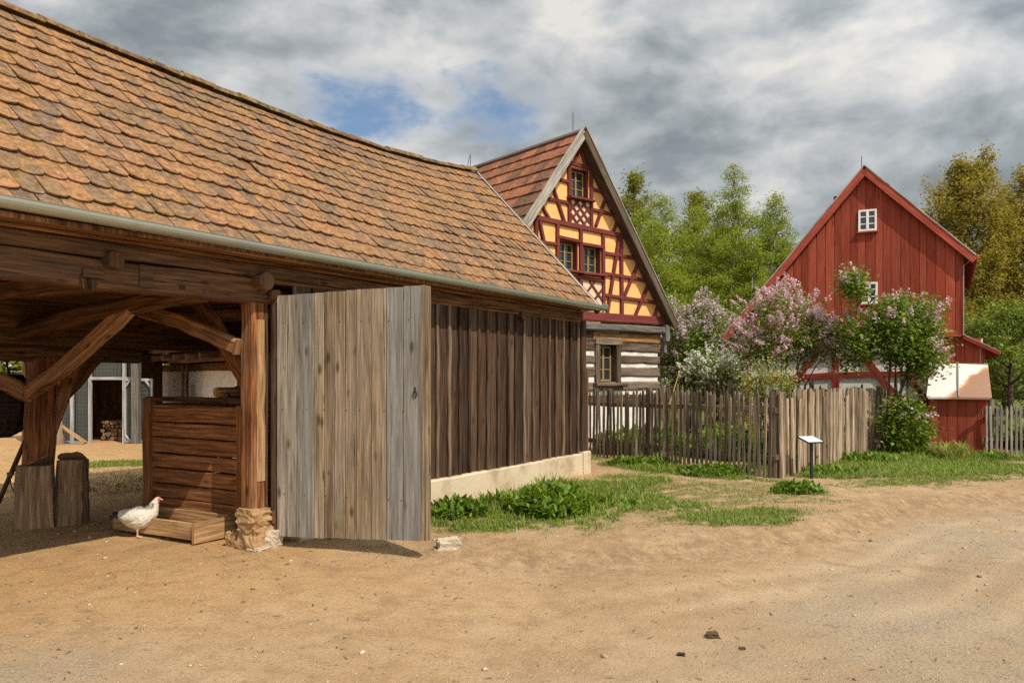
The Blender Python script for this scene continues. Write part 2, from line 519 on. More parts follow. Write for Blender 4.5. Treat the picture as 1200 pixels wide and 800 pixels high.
def grass_density(x, y):
    x, y = np.asarray(x, float), np.asarray(y, float)
    D = np.zeros_like(x)
    Hh = np.full_like(x, .04)
    for cx, cy, rx, ry, an, de, hh in PATCH:
        ca, sa = math.cos(an), math.sin(an)
        u = ((x - cx) * ca + (y - cy) * sa) / rx
        v = (-(x - cx) * sa + (y - cy) * ca) / ry
        q = de * (1 - sstep(.45, 1.15, np.sqrt(u * u + v * v) + (fbm(x, y, 1.6, 11, 3) - .5) * .9))
        Hh = np.where(q > D, hh, Hh)
        D = np.maximum(D, q)
    n = fbm(x, y, 2.6, 21, 3)
    m = fbm(x, y, 8.0, 23, 2)
    D = D * sstep(.26, .50, n + .22 * D) * sstep(.33, .62, m + .16 * D)
    return D, Hh

def axis(fine0, fine1, step, lo, hi, g=1.22):
    a = list(np.arange(fine0, fine1 + 1e-6, step))
    s = step
    while a[-1] < hi:
        s *= g
        a.append(a[-1] + s)
    s = step
    while a[0] > lo:
        s *= g
        a.insert(0, a[0] - s)
    return np.array(a)

def ground_material():
    k = NT('sandy_ground')
    co = k.coord('Object')
    gr = k.n('ShaderNodeAttribute', {'attribute_name': 'grassy'}).outputs['Fac']
    gv = k.n('ShaderNodeAttribute', {'attribute_name': 'gravel'}).outputs['Fac']
    wm = k.n('ShaderNodeAttribute', {'attribute_name': 'warm'}).outputs['Fac']
    bk = k.n('ShaderNodeAttribute', {'attribute_name': 'bank'}).outputs['Fac']
    fd = k.n('ShaderNodeAttribute', {'attribute_name': 'field'}).outputs['Fac']
    n1 = k.noise(co, .55, 5, .6, .4)
    n2 = k.noise(co, 4.5, 6, .65)
    n3 = k.noise(co, 40, 4, .7)
    n4 = k.noise(co, 150, 3, .7)
    vo = k.n('ShaderNodeTexVoronoi', Vector=co, Scale=70.0, Randomness=1.0)
    col = k.ramp(n1, [(.3, (.375, .228, .112)), (.5, (.455, .292, .155)), (.7, (.52, .36, .205))])
    col = k.mix(k.math('MULTIPLY', wm, .75), col, (.54, .305, .115))
    col = k.mix(k.math('MULTIPLY', k.rng(n2, .45, .68), .45), col, (.27, .165, .085))
    col = k.mix(k.math('MULTIPLY', k.rng(n2, .48, .30), .35), col, (.50, .37, .23))
    gcol = k.ramp(n3, [(.34, (.19, .145, .10)), (.5, (.37, .285, .19)), (.66, (.56, .45, .32))])
    gvf = k.math('MULTIPLY', gv, k.rng(k.math('ADD', n1, k.math('MULTIPLY', n2, .6)), .55, 1.0, .35, .95))
    col = k.mix(gvf, col, gcol)
    col = k.mix(k.math('MULTIPLY', bk, k.rng(k.noise(co, 9, 6, .7), .32, .66, .15, .9)), col, (.22, .135, .072))
    ru = k.n('ShaderNodeAttribute', {'attribute_name': 'rut'}).outputs['Fac']
    col = k.mix(k.math('MULTIPLY', ru, .42), col, (.60, .44, .27))
    blot = k.noise(co, 1.7, 5, .62, .6)
    col = k.mix(k.math('MULTIPLY', k.rng(blot, .54, .68), .5), col, (.29, .175, .088))
    # grit: small darker and paler grains
    col = k.mix(k.math('MULTIPLY', k.rng(n3, .52, .68), .55), col, (.20, .12, .06))
    col = k.mix(k.math('MULTIPLY', k.rng(n4, .54, .68), .42), col, (.60, .52, .37))
    col = k.mix(k.math('MULTIPLY', k.rng(vo.outputs['Distance'], .22, .10), .5), col, (.19, .128, .078))
    soil = k.mix(k.rng(n2, .4, .6), (.17, .125, .055), (.115, .125, .035))
    col = k.mix(k.math('MULTIPLY', gr, .8), col, soil)
    col = k.mix(fd, col, k.mix(k.rng(n2, .4, .6), (.10, .13, .03), (.16, .17, .05)))
    h = k.math('ADD', k.math('MULTIPLY', n3, .7), k.math('MULTIPLY', n4, .35))
    h = k.math('ADD', h, k.math('MULTIPLY', n2, .22))
    k.bump(h, 1.0, .03)
    return k.finish(col, .95, .12)

def build_ground():
    xs = axis(-7.5, 9.5, .06, -900, 900)
    ys = axis(2.0, 13.5, .06, -300, 1200)
    X, Y = np.meshgrid(xs, ys)
    Z = ground_z(X, Y)
    nx, ny = len(xs), len(ys)
    co = np.stack([X, Y, Z], -1).reshape(-1, 3)
    i = np.arange(nx - 1)
    j = np.arange(ny - 1)
    I, J = np.meshgrid(i, j)
    a = (J * nx + I).ravel()
    F = np.stack([a, a + 1, a + 1 + nx, a + nx], -1)
    me = np_mesh('ground', co, F)
    x, y = co[:, 0], co[:, 1]
    D, _ = grass_density(x, y)
    lip = np.interp(x, LX, LY)
    d = lip - y
    att = {
        'grassy': np.clip(D, 0, 1),
        'gravel': np.maximum(np.exp(-(((x + 2.6) / .5) ** 2 + ((y - 4.25) / .45) ** 2)), np.clip(sstep(.6, 3.2, d + .9 * (x - 1.5) - 1.0 + 2.5 * (fbm(x, y, .5, 31, 3) - .5)) * sstep(0.2, 1.2, d), 0, 1) * .9),
        'warm': sstep(1.0, -3.5, x) * sstep(4.0, 6.2, y),
        'rut': sum(np.exp(-((d + .25 * (fbm(x, y, .35, 71, 2) - .5) - o_) / .16) ** 2) for o_ in (1.2, 1.75, 2.6, 3.2, 4.1)) * sstep(-1, 2.0, x) * sstep(.3, .65, fbm(x, y, 1.4, 61, 3)),
        'bank': np.exp(-((d - .25 - .3 * (fbm(x, y, 1.2, 72, 3) - .5)) / .34) ** 2) * sstep(-1.8, .2, x) * .95,
        'field': np.clip(sstep(19.5, 23, y) + sstep(15, 20, np.abs(x - 1)), 0, 1) * sstep(-9.0, -3.0, x + 3),
    }
    for nme, v in att.items():
        at_ = me.attributes.new(nme, 'FLOAT', 'POINT')
        at_.data.foreach_set('value', v.astype(np.float32))
    o = link('ground', me, ground_material(), smooth=True)
    tag(o, 'sandy farmyard ground and curving dirt track with a low bank', 'ground', kind='structure')
    return o

def np_mesh(name, co, F):
    me = bpy.data.meshes.new(name)
    n, k = F.shape
    me.vertices.add(len(co))
    me.vertices.foreach_set('co', np.ascontiguousarray(co, np.float32).ravel())
    me.loops.add(n * k)
    me.loops.foreach_set('vertex_index', np.ascontiguousarray(F, np.int32).ravel())
    me.polygons.add(n)
    me.polygons.foreach_set('loop_start', np.arange(n, dtype=np.int32) * k)
    me.update(calc_edges=True)
    me.validate()
    return me

# ------------------------------------------------------------------ leaves and blades
def rand_unit(n):
    v = rng.normal(size=(n, 3))
    return v / np.linalg.norm(v, axis=1, keepdims=True)

def leaf_arrays(c, size, up_bias=.5, asp=.55, fold=.12):
    """one small folded diamond per leaf"""
    n = len(c)
    nrm = rand_unit(n)
    nrm[:, 2] = np.abs(nrm[:, 2]) + up_bias
    nrm /= np.linalg.norm(nrm, axis=1, keepdims=True)
    a = np.cross(nrm, rand_unit(n))
    a /= np.linalg.norm(a, axis=1, keepdims=True) + 1e-9
    b = np.cross(nrm, a)
    s = np.asarray(size).reshape(-1, 1) * np.ones((n, 1))
    v = np.empty((n, 4, 3))
    v[:, 0] = c - a * s * .5
    v[:, 1] = c + b * s * asp * .5 + nrm * s * fold - a * s * .05
    v[:, 2] = c + a * s * .5
    v[:, 3] = c - b * s * asp * .5 + nrm * s * fold - a * s * .05
    return v.reshape(-1, 3)

def leaves_mesh(name, c, size, **k):
    v = leaf_arrays(np.asarray(c), size, **k)
    F = np.arange(len(v)).reshape(-1, 4)
    return np_mesh(name, v, F)

def blades_mesh(name, base, az, length, width, lean, droop):
    """tapering strips: base point, azimuth, length, width, lean from vertical, extra bend"""
    n = len(base)
    lv = 3
    dirx, diry = np.cos(az), np.sin(az)
    px, py = -diry, dirx
    verts = np.zeros((n, 2 * lv + 1, 3))
    p = base.copy()
    ang = lean.copy()
    prof = [.55, 1.0, .7]
    for k in range(lv):
        w = width * prof[k] * .5
        verts[:, 2 * k, 0] = p[:, 0] - px * w
        verts[:, 2 * k, 1] = p[:, 1] - py * w
        verts[:, 2 * k, 2] = p[:, 2]
        verts[:, 2 * k + 1, 0] = p[:, 0] + px * w
        verts[:, 2 * k + 1, 1] = p[:, 1] + py * w
        verts[:, 2 * k + 1, 2] = p[:, 2]
        st = length / lv
        p = p + np.stack([dirx * np.sin(ang) * st, diry * np.sin(ang) * st, np.cos(ang) * st], -1)
        ang = ang + droop
    verts[:, 2 * lv] = p
    o = (np.arange(n) * (2 * lv + 1)).reshape(-1, 1)
    F4 = np.concatenate([o + np.array([[2 * k, 2 * k + 1, 2 * k + 3, 2 * k + 2]]) for k in range(lv - 1)], 0)
    F3 = o + np.array([[2 * lv - 2, 2 * lv - 1, 2 * lv, 2 * lv]])
    me = bpy.data.meshes.new(name)
    co = verts.reshape(-1, 3)
    me.vertices.add(len(co))
    me.vertices.foreach_set('co', co.astype(np.float32).ravel())
    T = F3[:, :3]
    loops = np.concatenate([F4.ravel(), T.ravel()]).astype(np.int32)
    me.loops.add(len(loops))
    me.loops.foreach_set('vertex_index', loops)
    me.polygons.add(len(F4) + len(T))
    st = np.concatenate([np.arange(len(F4)) * 4, len(F4) * 4 + np.arange(len(T)) * 3]).astype(np.int32)
    me.polygons.foreach_set('loop_start', st)
    me.update(calc_edges=True)
    me.validate()
    return me

# ------------------------------------------------------------------ trees
def unit_elev(az, el):
    return Vector((math.cos(az) * math.cos(el), math.sin(az) * math.cos(el), math.sin(el)))

def grow_tree(seed, height, trunk_r, base_f, prof, n_pri, el0, el1, droop, n_sec, n_tw, k_leaf, spread, lean=(0, 0), sec_len=.42, r_min=.008, thin=.0):
    """trunk > limbs > twigs; returns branch MB and leaf centres"""
    rd = random.Random(seed)
    mb = MB()
    lb = MB()
    leaf = []
    lmax = max(prof(q / 20) for q in range(21))
    # trunk
    pts, rad = [], []
    ns = 12
    wob = Vector((0, 0, 0))
    for i in range(ns + 1):
        t = i / ns
        wob += Vector((rd.uniform(-1, 1), rd.uniform(-1, 1), 0)) * height * .006
        pts.append(Vector((lean[0] * t, lean[1] * t, height * t * .97)) + wob * (t > 0))
        rad.append(max(trunk_r * (1 - t) ** .85 + (.35 * trunk_r if i == 0 else 0), .012))
    mb.tube(pts, rad, 8)
    def trunk_at(t):
        x = t * ns
        i = min(int(x), ns - 1)
        return pts[i].lerp(pts[i + 1], x - i)
    az = rd.random() * 6.28
    for i in range(n_pri):
        h = base_f + (1 - base_f) * ((i + rd.random() * .8) / n_pri)
        h = min(h, .99)
        az += 2.4 + rd.uniform(-.5, .5)
        tt = (h - base_f) / (1 - base_f)
        L = prof(tt) * rd.uniform(.68, 1.2)
        el = el0 + (el1 - el0) * tt + rd.uniform(-.15, .15)
        p = trunk_at(h)
        path, d = [p.copy()], unit_elev(az, el)
        m = 6
        for s_ in range(m):
            d = (d + Vector((rd.uniform(-.14, .14), rd.uniform(-.14, .14), rd.uniform(-.1, .1) - droop * (s_ / m)))).normalized()
            p = p + d * (L / m)
            path.append(p.copy())
        r0 = max(trunk_r * .42 * (1 - tt * .75), r_min * 1.6)
        lb.tube(path, [r0 * (1 - .82 * q / m) for q in range(m + 1)], 5)
        nsec = max(3, int(round(n_sec * min(1.25, max(.3, L / lmax)))))
        for j in range(nsec):
            f = .22 + .78 * (j + rd.random()) / nsec
            x = f * m
            a = min(int(x), m - 1)
            q0 = path[a].lerp(path[a + 1], x - a)
            dd = (path[a + 1] - path[a]).normalized()
            sd = (dd + unit_elev(rd.random() * 6.28, rd.uniform(-.5, .9)) * .95).normalized()
            l2 = L * sec_len * (1.15 - .55 * f) * rd.uniform(.6, 1.25) + .12
            sp = [q0]
            q = q0.copy()
            for s_ in range(4):
                sd = (sd + Vector((rd.uniform(-.2, .2), rd.uniform(-.2, .2), rd.uniform(-.15, .15) - droop * 1.3 * (s_ / 4)))).normalized()
                q = q + sd * (l2 / 4)
                sp.append(q.copy())
            lb.tube(sp, [r_min * 1.3, r_min * 1.1, r_min, r_min * .7, r_min * .4], 3)
            for w in range(n_tw):
                g = .2 + .8 * (w + rd.random()) / n_tw
                x = g * 4
                a = min(int(x), 3)
                c = sp[a].lerp(sp[a + 1], x - a)
                if rd.random() < 1 - thin * tt * tt:
                    leaf.append((c, spread * rd.uniform(.6, 1.3)))
    C = np.array([tuple(c) for c, s_ in leaf])
    S = np.array([s_ for c, s_ in leaf])
    C = np.repeat(C, k_leaf, 0)
    S = np.repeat(S, k_leaf)[:, None]
    g = np.random.default_rng(seed + 99)
    C = C + g.normal(size=C.shape) * S * np.array([[1, 1, .8]])
    return mb, lb, C

def make_tree(name, label, cat, loc, seed, bark, leafm, leaf_size, group=None, rz=0.0, crown_name='crown', **k):
    mb, lb, C = grow_tree(seed, **k)
    root = empty(name, loc, rz)
    tag(root, label, cat, group)
    mb.build('trunk', bark, root, smooth=True)
    lb.build('limbs', M['bark'], root, smooth=True)
    g = np.random.default_rng(seed)
    me = leaves_mesh('crown', C, leaf_size * g.uniform(.6, 1.3, len(C)))
    link(crown_name, me, leafm, root)
    return root

def shrub(name, label, cat, loc, seed, stems, height, rx, ry, zc, rz_, leafm, leaf_size, n_leaf, flowers=None, bark=None, group=None, lobes=None, trunk_spread=.25, clump=.16):
    """several stems from the ground, foliage in clumps over the crown volume, flower heads near its surface"""
    g = np.random.default_rng(seed)
    rd = random.Random(seed)
    root = empty(name, loc)
    tag(root, label, cat, group)
    lobes = lobes or [(0, 0, zc, rx, ry, rz_, 1.0)]
    wsum = sum(l[6] for l in lobes)
    mb = MB()
    clumps = []
    ncl = max(30, n_leaf // 17)
    for l in lobes:
        m = int(ncl * l[6] / wsum)
        u = rand_unit_g(g, m)
        r = g.uniform(.12, 1, m) ** .45 * (1 + .16 * np.sin(u[:, 0] * 5 + seed) * np.cos(u[:, 1] * 4 + u[:, 2] * 3))
        clumps.append(np.stack([l[0] + u[:, 0] * r * l[3], l[1] + u[:, 1] * r * l[4], l[2] + u[:, 2] * r * l[5]], -1))
    clumps = np.concatenate(clumps)
    clumps = clumps[clumps[:, 2] > .08]
    # thin out at random spots so the wall behind shows through
    keep = np.array([mnoise.noise(Vector(c) * 2.2 + Vector((seed, 0, 0))) > -.28 for c in clumps])
    clumps = clumps[keep]
    for s_ in range(stems):
        a = rd.random() * 6.28
        b0 = Vector((math.cos(a) * trunk_spread * rd.random(), math.sin(a) * trunk_spread * rd.random(), -.05))
        tgt = Vector(clumps[rd.randrange(len(clumps))])
        mid = b0.lerp(tgt, .5) + Vector((rd.uniform(-.12, .12), rd.uniform(-.12, .12), .18 * height))
        P = []
        for q in range(7):
            t = q / 6
            P.append(b0 * (1 - t) ** 2 + mid * 2 * t * (1 - t) + tgt * t * t)
        r0 = rd.uniform(.018, .034)
        mb.tube(P, [r0 * (1 - .75 * q / 6) for q in range(7)], 6)
        for w in range(7):
            t = rd.uniform(.45, .95)
            q0 = b0 * (1 - t) ** 2 + mid * 2 * t * (1 - t) + tgt * t * t
            c = Vector(clumps[min(range(0, len(clumps), 3), key=lambda i: (Vector(clumps[i]) - q0).length + rd.random() * .6)])
            mb.tube([q0, q0.lerp(c, .5) + Vector((0, 0, .05)), c], [r0 * .35, r0 * .25, .003], 4)
    mb.build('branch', bark or M['bark'], root, smooth=True)
    k = max(4, n_leaf // len(clumps))
    C = np.repeat(clumps, k, 0)
    C = C + g.normal(size=C.shape) * clump
    C = C[C[:, 2] > .03]
    link('crown', leaves_mesh('crown', C, leaf_size * g.uniform(.6, 1.3, len(C))), leafm, root)
    if flowers:
        fm, nf, fs, fl, top = flowers
        cand = clumps[clumps[:, 2] > np.quantile(clumps[:, 2], top)]
        cen = np.array([np.mean(clumps[:, 0]), np.mean(clumps[:, 1]), np.mean(clumps[:, 2])])
        dist = np.linalg.norm((cand - cen), axis=1)
        cand = cand[np.argsort(-dist)][: max(8, int(len(cand) * .75))]
        pick = cand[g.integers(0, len(cand), nf)]
        out = pick - cen
        out /= np.linalg.norm(out, axis=1, keepdims=True) + 1e-6
        out[:, 2] += .8
        out /= np.linalg.norm(out, axis=1, keepdims=True)
        st = pick + out * .08 + g.normal(size=pick.shape) * .07
        m = 26
        tt = g.uniform(0, 1, (nf, m, 1))
        P = st[:, None, :] + out[:, None, :] * tt * fl + g.normal(size=(nf, m, 3)) * (1 - tt * .75) * fl * .2
        P = P.reshape(-1, 3)
        link('blossom', leaves_mesh('blossom', P, fs * g.uniform(.7, 1.3, len(P)), asp=.8), fm, root)
    return root

def rand_unit_g(g, n):
    v = g.normal(size=(n, 3))
    return v / np.linalg.norm(v, axis=1, keepdims=True)

# ------------------------------------------------------------------ roof tiles
def tile_roof(mb, eave, ridge, length, tw, expo, ncourse=None, rounded=True, lift=.030, thick=.016, seed=1, gap=None, jit=1.0):
    """eave(t), ridge(t) -> points for t in 0..length; tiles in courses from the ridge down to the eave"""
    rd = random.Random(seed)
    S = (ridge(length / 2) - eave(length / 2)).length
    n = ncourse or int(round(S / expo))
    ncol = int(length / tw)
    tw = length / ncol
    def surf(t, b):
        return eave(t).lerp(ridge(t), b)
    for i in range(n):
        off = .5 * (i % 2)
        for j in range(-1, ncol + 1):
            t0 = (j + off) * tw
            t1 = t0 + tw
            if t0 < -.001 or t1 > length + .001:
                t0, t1 = max(t0, 0), min(t1, length)
                if t1 - t0 < .03: continue
            tm = (t0 + t1) / 2
            b0 = i / n
            b1 = min((i + 1.28) / n, 1.0)
            if gap and gap(tm, (b0 + .5 / n)): continue
            o = surf(tm, b0)
            ax = (surf(min(tm + .05, length), b0) - surf(max(tm - .05, 0), b0)).normalized()
            up = (surf(tm, min(b0 + .1, 1)) - o).normalized()
            nr = ax.cross(up).normalized()
            if nr.z < 0: nr = -nr
            w = (t1 - t0) * .5 - .003
            H = S * (b1 - b0)
            dz = rd.uniform(-.004, .007) * jit
            ro = rd.uniform(-.012, .012) * jit
            sl = rd.uniform(-.008, .008) * jit
            ti = rd.uniform(-.006, .006) * jit
            prof = []
            if rounded:
                for q in range(7):
                    a = math.pi * q / 6
                    prof.append((-w * math.cos(a), -.040 * math.sin(a) + .040))
            else:
                prof = [(-w, .004), (-w * .4, 0), (w * .4, 0), (w, .004)]
            top, bot = [], []
            for (a, b) in prof:
                base = o + ax * (a + ro * b * 4) + up * (b + sl)
                top.append(base + nr * (lift + dz + ti * a / w))
                bot.append(base + nr * (lift - thick + dz + ti * a / w))
            tr = o + ax * w + up * H + nr * .006
            tl = o - ax * w + up * H + nr * .006
            sgn = 1 if (top[-1] - top[0]).cross(tl - top[0]).dot(nr) > 0 else -1
            P = top + [tr, tl]
            b_ = len(mb.v)
            mb.v += [tuple(p) for p in P] + [tuple(p) for p in bot]
            m = len(top)
            f = list(range(b_, b_ + m + 2))
            mb.f.append(tuple(f if sgn > 0 else reversed(f)))
            mb.uv.append([(0, 0)] * (m + 2)); mb.mi.append(0)
            for q in range(m - 1):
                qd = (b_ + q + 1, b_ + q, b_ + m + 2 + q, b_ + m + 3 + q)
                mb.f.append(qd); mb.uv.append([(0, 0)] * 4); mb.mi.append(0)
            # side edges
            mb.f.append((b_ + m - 1, b_ + m, b_ + m + 2 + m - 1)); mb.uv.append([(0, 0)] * 3); mb.mi.append(0)
            mb.f.append((b_ + m + 1, b_, b_ + m + 2)); mb.uv.append([(0, 0)] * 3); mb.mi.append(0)

def ridge_caps(mb, fn, length, step=.36, r=.085, seed=3):
    rd = random.Random(seed)
    n = int(length / step)
    for i in range(n):
        a, b = fn(i * step), fn(min((i + 1.12) * step, length))
        rr_ = r * rd.uniform(.9, 1.1)
        pr = [(rr_ * math.cos(x), rr_ * .85 * math.sin(x) - .035) for x in [math.pi * q / 6 for q in range(7)]]
        pr2 = [(x * .82, y * .82 - .01) for x, y in reversed(pr)]
        mb.prism(pr + pr2, a + Vector((0, 0, rd.uniform(-.008, .012))), b + Vector((0, 0, rd.uniform(-.012, .008))), taper=.93)

# ------------------------------------------------------------------ world, sun, camera
def build_world():
    w = bpy.data.worlds.new('World')
    sc.world = w
    w.use_nodes = True
    t = w.node_tree
    t.nodes.clear()
    k = NT.__new__(NT)
    k.t = t
    out = t.nodes.new('ShaderNodeOutputWorld')
    bg = t.nodes.new('ShaderNodeBackground')
    sky = t.nodes.new('ShaderNodeTexSky')
    sky.sky_type = 'NISHITA'
    sky.sun_disc = False
    sky.sun_elevation = SUN_EL
    sky.sun_rotation = math.atan2(SUN.x, SUN.y)
    sky.air_density = 1.0
    sky.dust_density = .6
    sky.ozone_density = 1.6
    tc = t.nodes.new('ShaderNodeTexCoord')
    D = tc.outputs['Generated']
    sx = k.n('ShaderNodeSeparateXYZ', Vector=D)
    z = k.math('MAXIMUM', sx.outputs['Z'], 0.0)
    zi = k.math('ADD', z, .30)
    px = k.math('DIVIDE', sx.outputs['X'], zi)
    py = k.math('DIVIDE', sx.outputs['Y'], zi)
    P = k.n('ShaderNodeVectorMath', {'operation': 'MULTIPLY_ADD'}, i0=D, i1=(1, 1, 1.9), i2=(CLOUD_SEED, 0, 1.3)).outputs[0]
    big = k.noise(P, 3.4, 3, .55, .3)
    mid = k.noise(P, 7.5, 8, .55, .25)
    fine = k.noise(P, 24, 6, .6, .15)
    # thickness of the cloud layer
    th = k.math('ADD', k.math('MULTIPLY', big, .62), k.math('MULTIPLY', mid, .50))
    th = k.math('ADD', th, k.math('MULTIPLY', fine, .12))
    dd = k.n('ShaderNodeVectorMath', {'operation': 'DISTANCE'}, i0=D, i1=tuple(Vector((-.12, 1, .27)).normalized())).outputs['Value']
    th = k.math('SUBTRACT', th, k.rng(dd, .38, .05, 0.0, .10))
    th = k.math('SUBTRACT', th, k.rng(sx.outputs['Z'], .34, .0, 0.0, .075))
    col = k.ramp(th, [(.47, (7.8, 7.6, 7.2)), (.54, (5.9, 6.05, 6.1)), (.61, (4.15, 4.5, 4.7)), (.685, (2.75, 3.12, 3.33)), (.79, (1.85, 2.18, 2.38))])
    # added brightness on out-of-view clouds, overhead and sunward, to lift the shadows
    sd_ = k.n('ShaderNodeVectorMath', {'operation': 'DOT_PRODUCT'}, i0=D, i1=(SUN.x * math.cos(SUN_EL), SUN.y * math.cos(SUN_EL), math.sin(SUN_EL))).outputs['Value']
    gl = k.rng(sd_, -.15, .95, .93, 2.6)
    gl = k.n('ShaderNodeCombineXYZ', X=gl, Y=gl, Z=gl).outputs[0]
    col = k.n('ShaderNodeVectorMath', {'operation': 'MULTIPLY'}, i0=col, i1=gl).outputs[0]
    # breaks in the layer
    def gap(d, rad, sy):
        d = Vector(d).normalized()
        v = k.n('ShaderNodeVectorMath', {'operation': 'SUBTRACT'}, i0=D, i1=tuple(d)).outputs[0]
        v = k.n('ShaderNodeVectorMath', {'operation': 'MULTIPLY'}, i0=v, i1=(1, 1, sy)).outputs[0]
        l = k.n('ShaderNodeVectorMath', {'operation': 'LENGTH'}, i0=v).outputs['Value']
        l = k.math('ADD', l, k.math('MULTIPLY', k.math('SUBTRACT', mid, .5), rad * 4.6))
        l = k.math('ADD', l, k.math('MULTIPLY', k.math('SUBTRACT', fine, .5), rad * 2.2))
        return k.rng(l, rad * 1.7, -rad * .1)
    g = gap((-.185, 1, .335), .062, 1.9)
    g = k.math('MAXIMUM', g, gap((-.02, 1, .33), .05, 1.1))
    g = k.math('MAXIMUM', g, gap((-.9, -.2, .5), .3, 1.0))
    g = k.math('MAXIMUM', g, gap((.75, -.75, .9), .35, 1.0))
    # bright rim round the breaks
    blue = k.mix(.25, sky.outputs[0], (2.3, 3.7, 5.7))
    c = k.mix(g, col, blue)
    # under the horizon: ground colour
    below = k.rng(sx.outputs['Z'], 0.0, -.03)
    c = k.mix(below, c, (1.6, 1.5, 1.2))
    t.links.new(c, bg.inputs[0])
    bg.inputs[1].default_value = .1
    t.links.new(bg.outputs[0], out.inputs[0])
CLOUD_SEED = 3.7
build_world()

sl = bpy.data.lights.new('sun', 'SUN')
sl.energy = 4.4
sl.angle = R(.53)
sl.color = (1.0, .93, .82)
so = bpy.data.objects.new('sun', sl)
COL.objects.link(so)
sv = Vector((SUN.x * math.cos(SUN_EL), SUN.y * math.cos(SUN_EL), math.sin(SUN_EL)))
so.rotation_euler = sv.to_track_quat('Z', 'Y').to_euler()
so.location = sv * 60

cam = bpy.data.cameras.new('camera')
cam.sensor_width = 36
cam.lens = 36 * FOC / 1200
cam.shift_y = (CY - 400) / 1200
cam.clip_end = 4000
cam.clip_start = .05
co_ = bpy.data.objects.new('camera', cam)
COL.objects.link(co_)
co_.location = (0, 0, EYE)
co_.rotation_euler = (R(90), 0, 0)
sc.camera = co_
sc.view_settings.view_transform = 'Standard'
sc.view_settings.look = 'None'
sc.view_settings.exposure = .12
sc.view_settings.gamma = 1
sc.view_settings.use_curve_mapping = False
sc.render.engine = 'CYCLES'
sc.cycles.use_denoising = False
sc.cycles.max_bounces = 8
sc.cycles.diffuse_bounces = 5
sc.cycles.transmission_bounces = 4
sc.cycles.caustics_reflective = False
sc.cycles.caustics_refractive = False

build_ground()

# ------------------------------------------------------------------ the tiled barn
HX, HY = -2.28, 7.5
ROT_B = math.atan2(.853, .521)
def bw(t, w, z=0.0):
    """barn coordinates (along, inward, up) to the world"""
    return (HX + .5213 * t - .8534 * w, HY + .8534 * t + .5213 * w, z)
barn = empty('barn', (HX, HY, 0), ROT_B)
tag(barn, 'long open-fronted timber barn with mossy orange tile roof and dark board wall', 'barn')
T0, T1 = -6.2, 6.62
RW = 2.165
def ridge_z(t):
    return float(np.interp(t, [-6.2, -3.5, -1.3, .6, 2.5, 4.0, 5.2, 6.1, 6.62], [5.16, 5.12, 5.05, 5.0, 4.985, 5.02, 5.09, 5.19, 5.24]))
def eave_f(t): return Vector((T0 + t, -.29, 2.70 + .012 * math.sin(t * 1.3)))
def ridge_f(t): return Vector((T0 + t, RW, ridge_z(T0 + t)))
def eave_r(t): return Vector((T0 + t, 4.62, 2.70))
LB = T1 - T0
mb = MB()
def hole(t, b):
    return abs(T0 + t - .46) < .085 and abs(b - .463) < .036
tile_roof(mb, eave_f, ridge_f, LB, .172, .25, ncourse=14, seed=4, gap=hole, lift=.031, thick=.015, jit=1.25)
roof_o = mb.build('roof', M['barn_tile'], barn)
mb = MB()
tile_roof(mb, eave_r, ridge_f, LB, .172, .25, ncourse=14, seed=5)
mb.build('roof', M['barn_tile'], barn)
mb = MB()
ridge_caps(mb, lambda t: ridge_f(t) + Vector((0, 0, .045)), LB, .40, .085)
mb.build('ridge_tile', M['ridge'], roof_o)
# boarding under the tiles
mb = MB()
nseg = 16
for k in range(nseg):
    a, b = LB * k / nseg, LB * (k + 1) / nseg
    for ef, dn in ((eave_f, 1), (eave_r, 1)):
        P = [ef(a), ef(b), ridge_f(b), ridge_f(a)]
        P = [p + Vector((0, 0, -.012)) for p in P]
        mb.slab(P, (0, 0, -.035))
mb.build('roof_boarding', M['loft'], barn)
mb = MB()
for k in range(15):
    t = .45 + k * .84
    if t > LB: break
    for ef in (eave_f, eave_r):
        a, b = ef(t), ridge_f(t)
        d = (b - a).normalized()
        mb.beam(a + d * .36 + Vector((0, 0, -.115)), b + Vector((0, 0, -.115)), .10, .12)
mb.build('rafter', M['barn_beam'], barn)
mb = MB()
for ef in (eave_f, eave_r):
    a, b = ef(LB) + Vector((.025, 0, -.04)), ridge_f(LB) + Vector((.025, 0, -.02))
    mb.beam(a, b, .03, .15, up=(0, 0, 1), seg=6, jit=.003)
mb.build('bargeboard', M['verge_dark'], barn)
mb = MB()
mb.beam(eave_f(LB) + Vector((.02, 0, .045)), ridge_f(LB) + Vector((.02, 0, .06)), .06, .022)
mb.build('verge_strip', M['slate'], barn)
# gutter
gut = MB()
r0, r1 = .066, .060
prof = [(r0 * math.cos(a), r0 * math.sin(a)) for a in [math.pi + math.pi * q / 10 for q in range(11)]]
prof += [(r0 + .006, .008), (r0 - .006, .012)]
prof += [(r1 * math.cos(a), r1 * math.sin(a)) for a in [2 * math.pi - math.pi * q / 10 for q in range(11)]]
GW, GZ = -.345, 2.735
gut.prism(prof, (T0, GW, GZ + .03), (T1 + .10, GW, GZ - .015), seg=1)
gut.pole((T1 + .10, GW, GZ - .015), (T1 + .108, GW, GZ - .015), .067, 14)
g_o = gut.build('gutter', M['gutter'], barn, smooth=False)
for k in range(13):
    mb = MB()
    t = T0 + .5 + k * 1.02
    z = GZ + .03 - .045 * (t - T0) / LB
    pr = [(.071 * math.cos(a), .071 * math.sin(a)) for a in [math.pi + math.pi * q / 8 for q in range(9)]]
    pr += [(.064 * math.cos(a), .064 * math.sin(a)) for a in [2 * math.pi - math.pi * q / 8 for q in range(9)]]
    mb.prism(pr, (t, GW, z), (t + .022, GW, z))
    mb.build('gutter_bracket', M['gutter'], g_o)

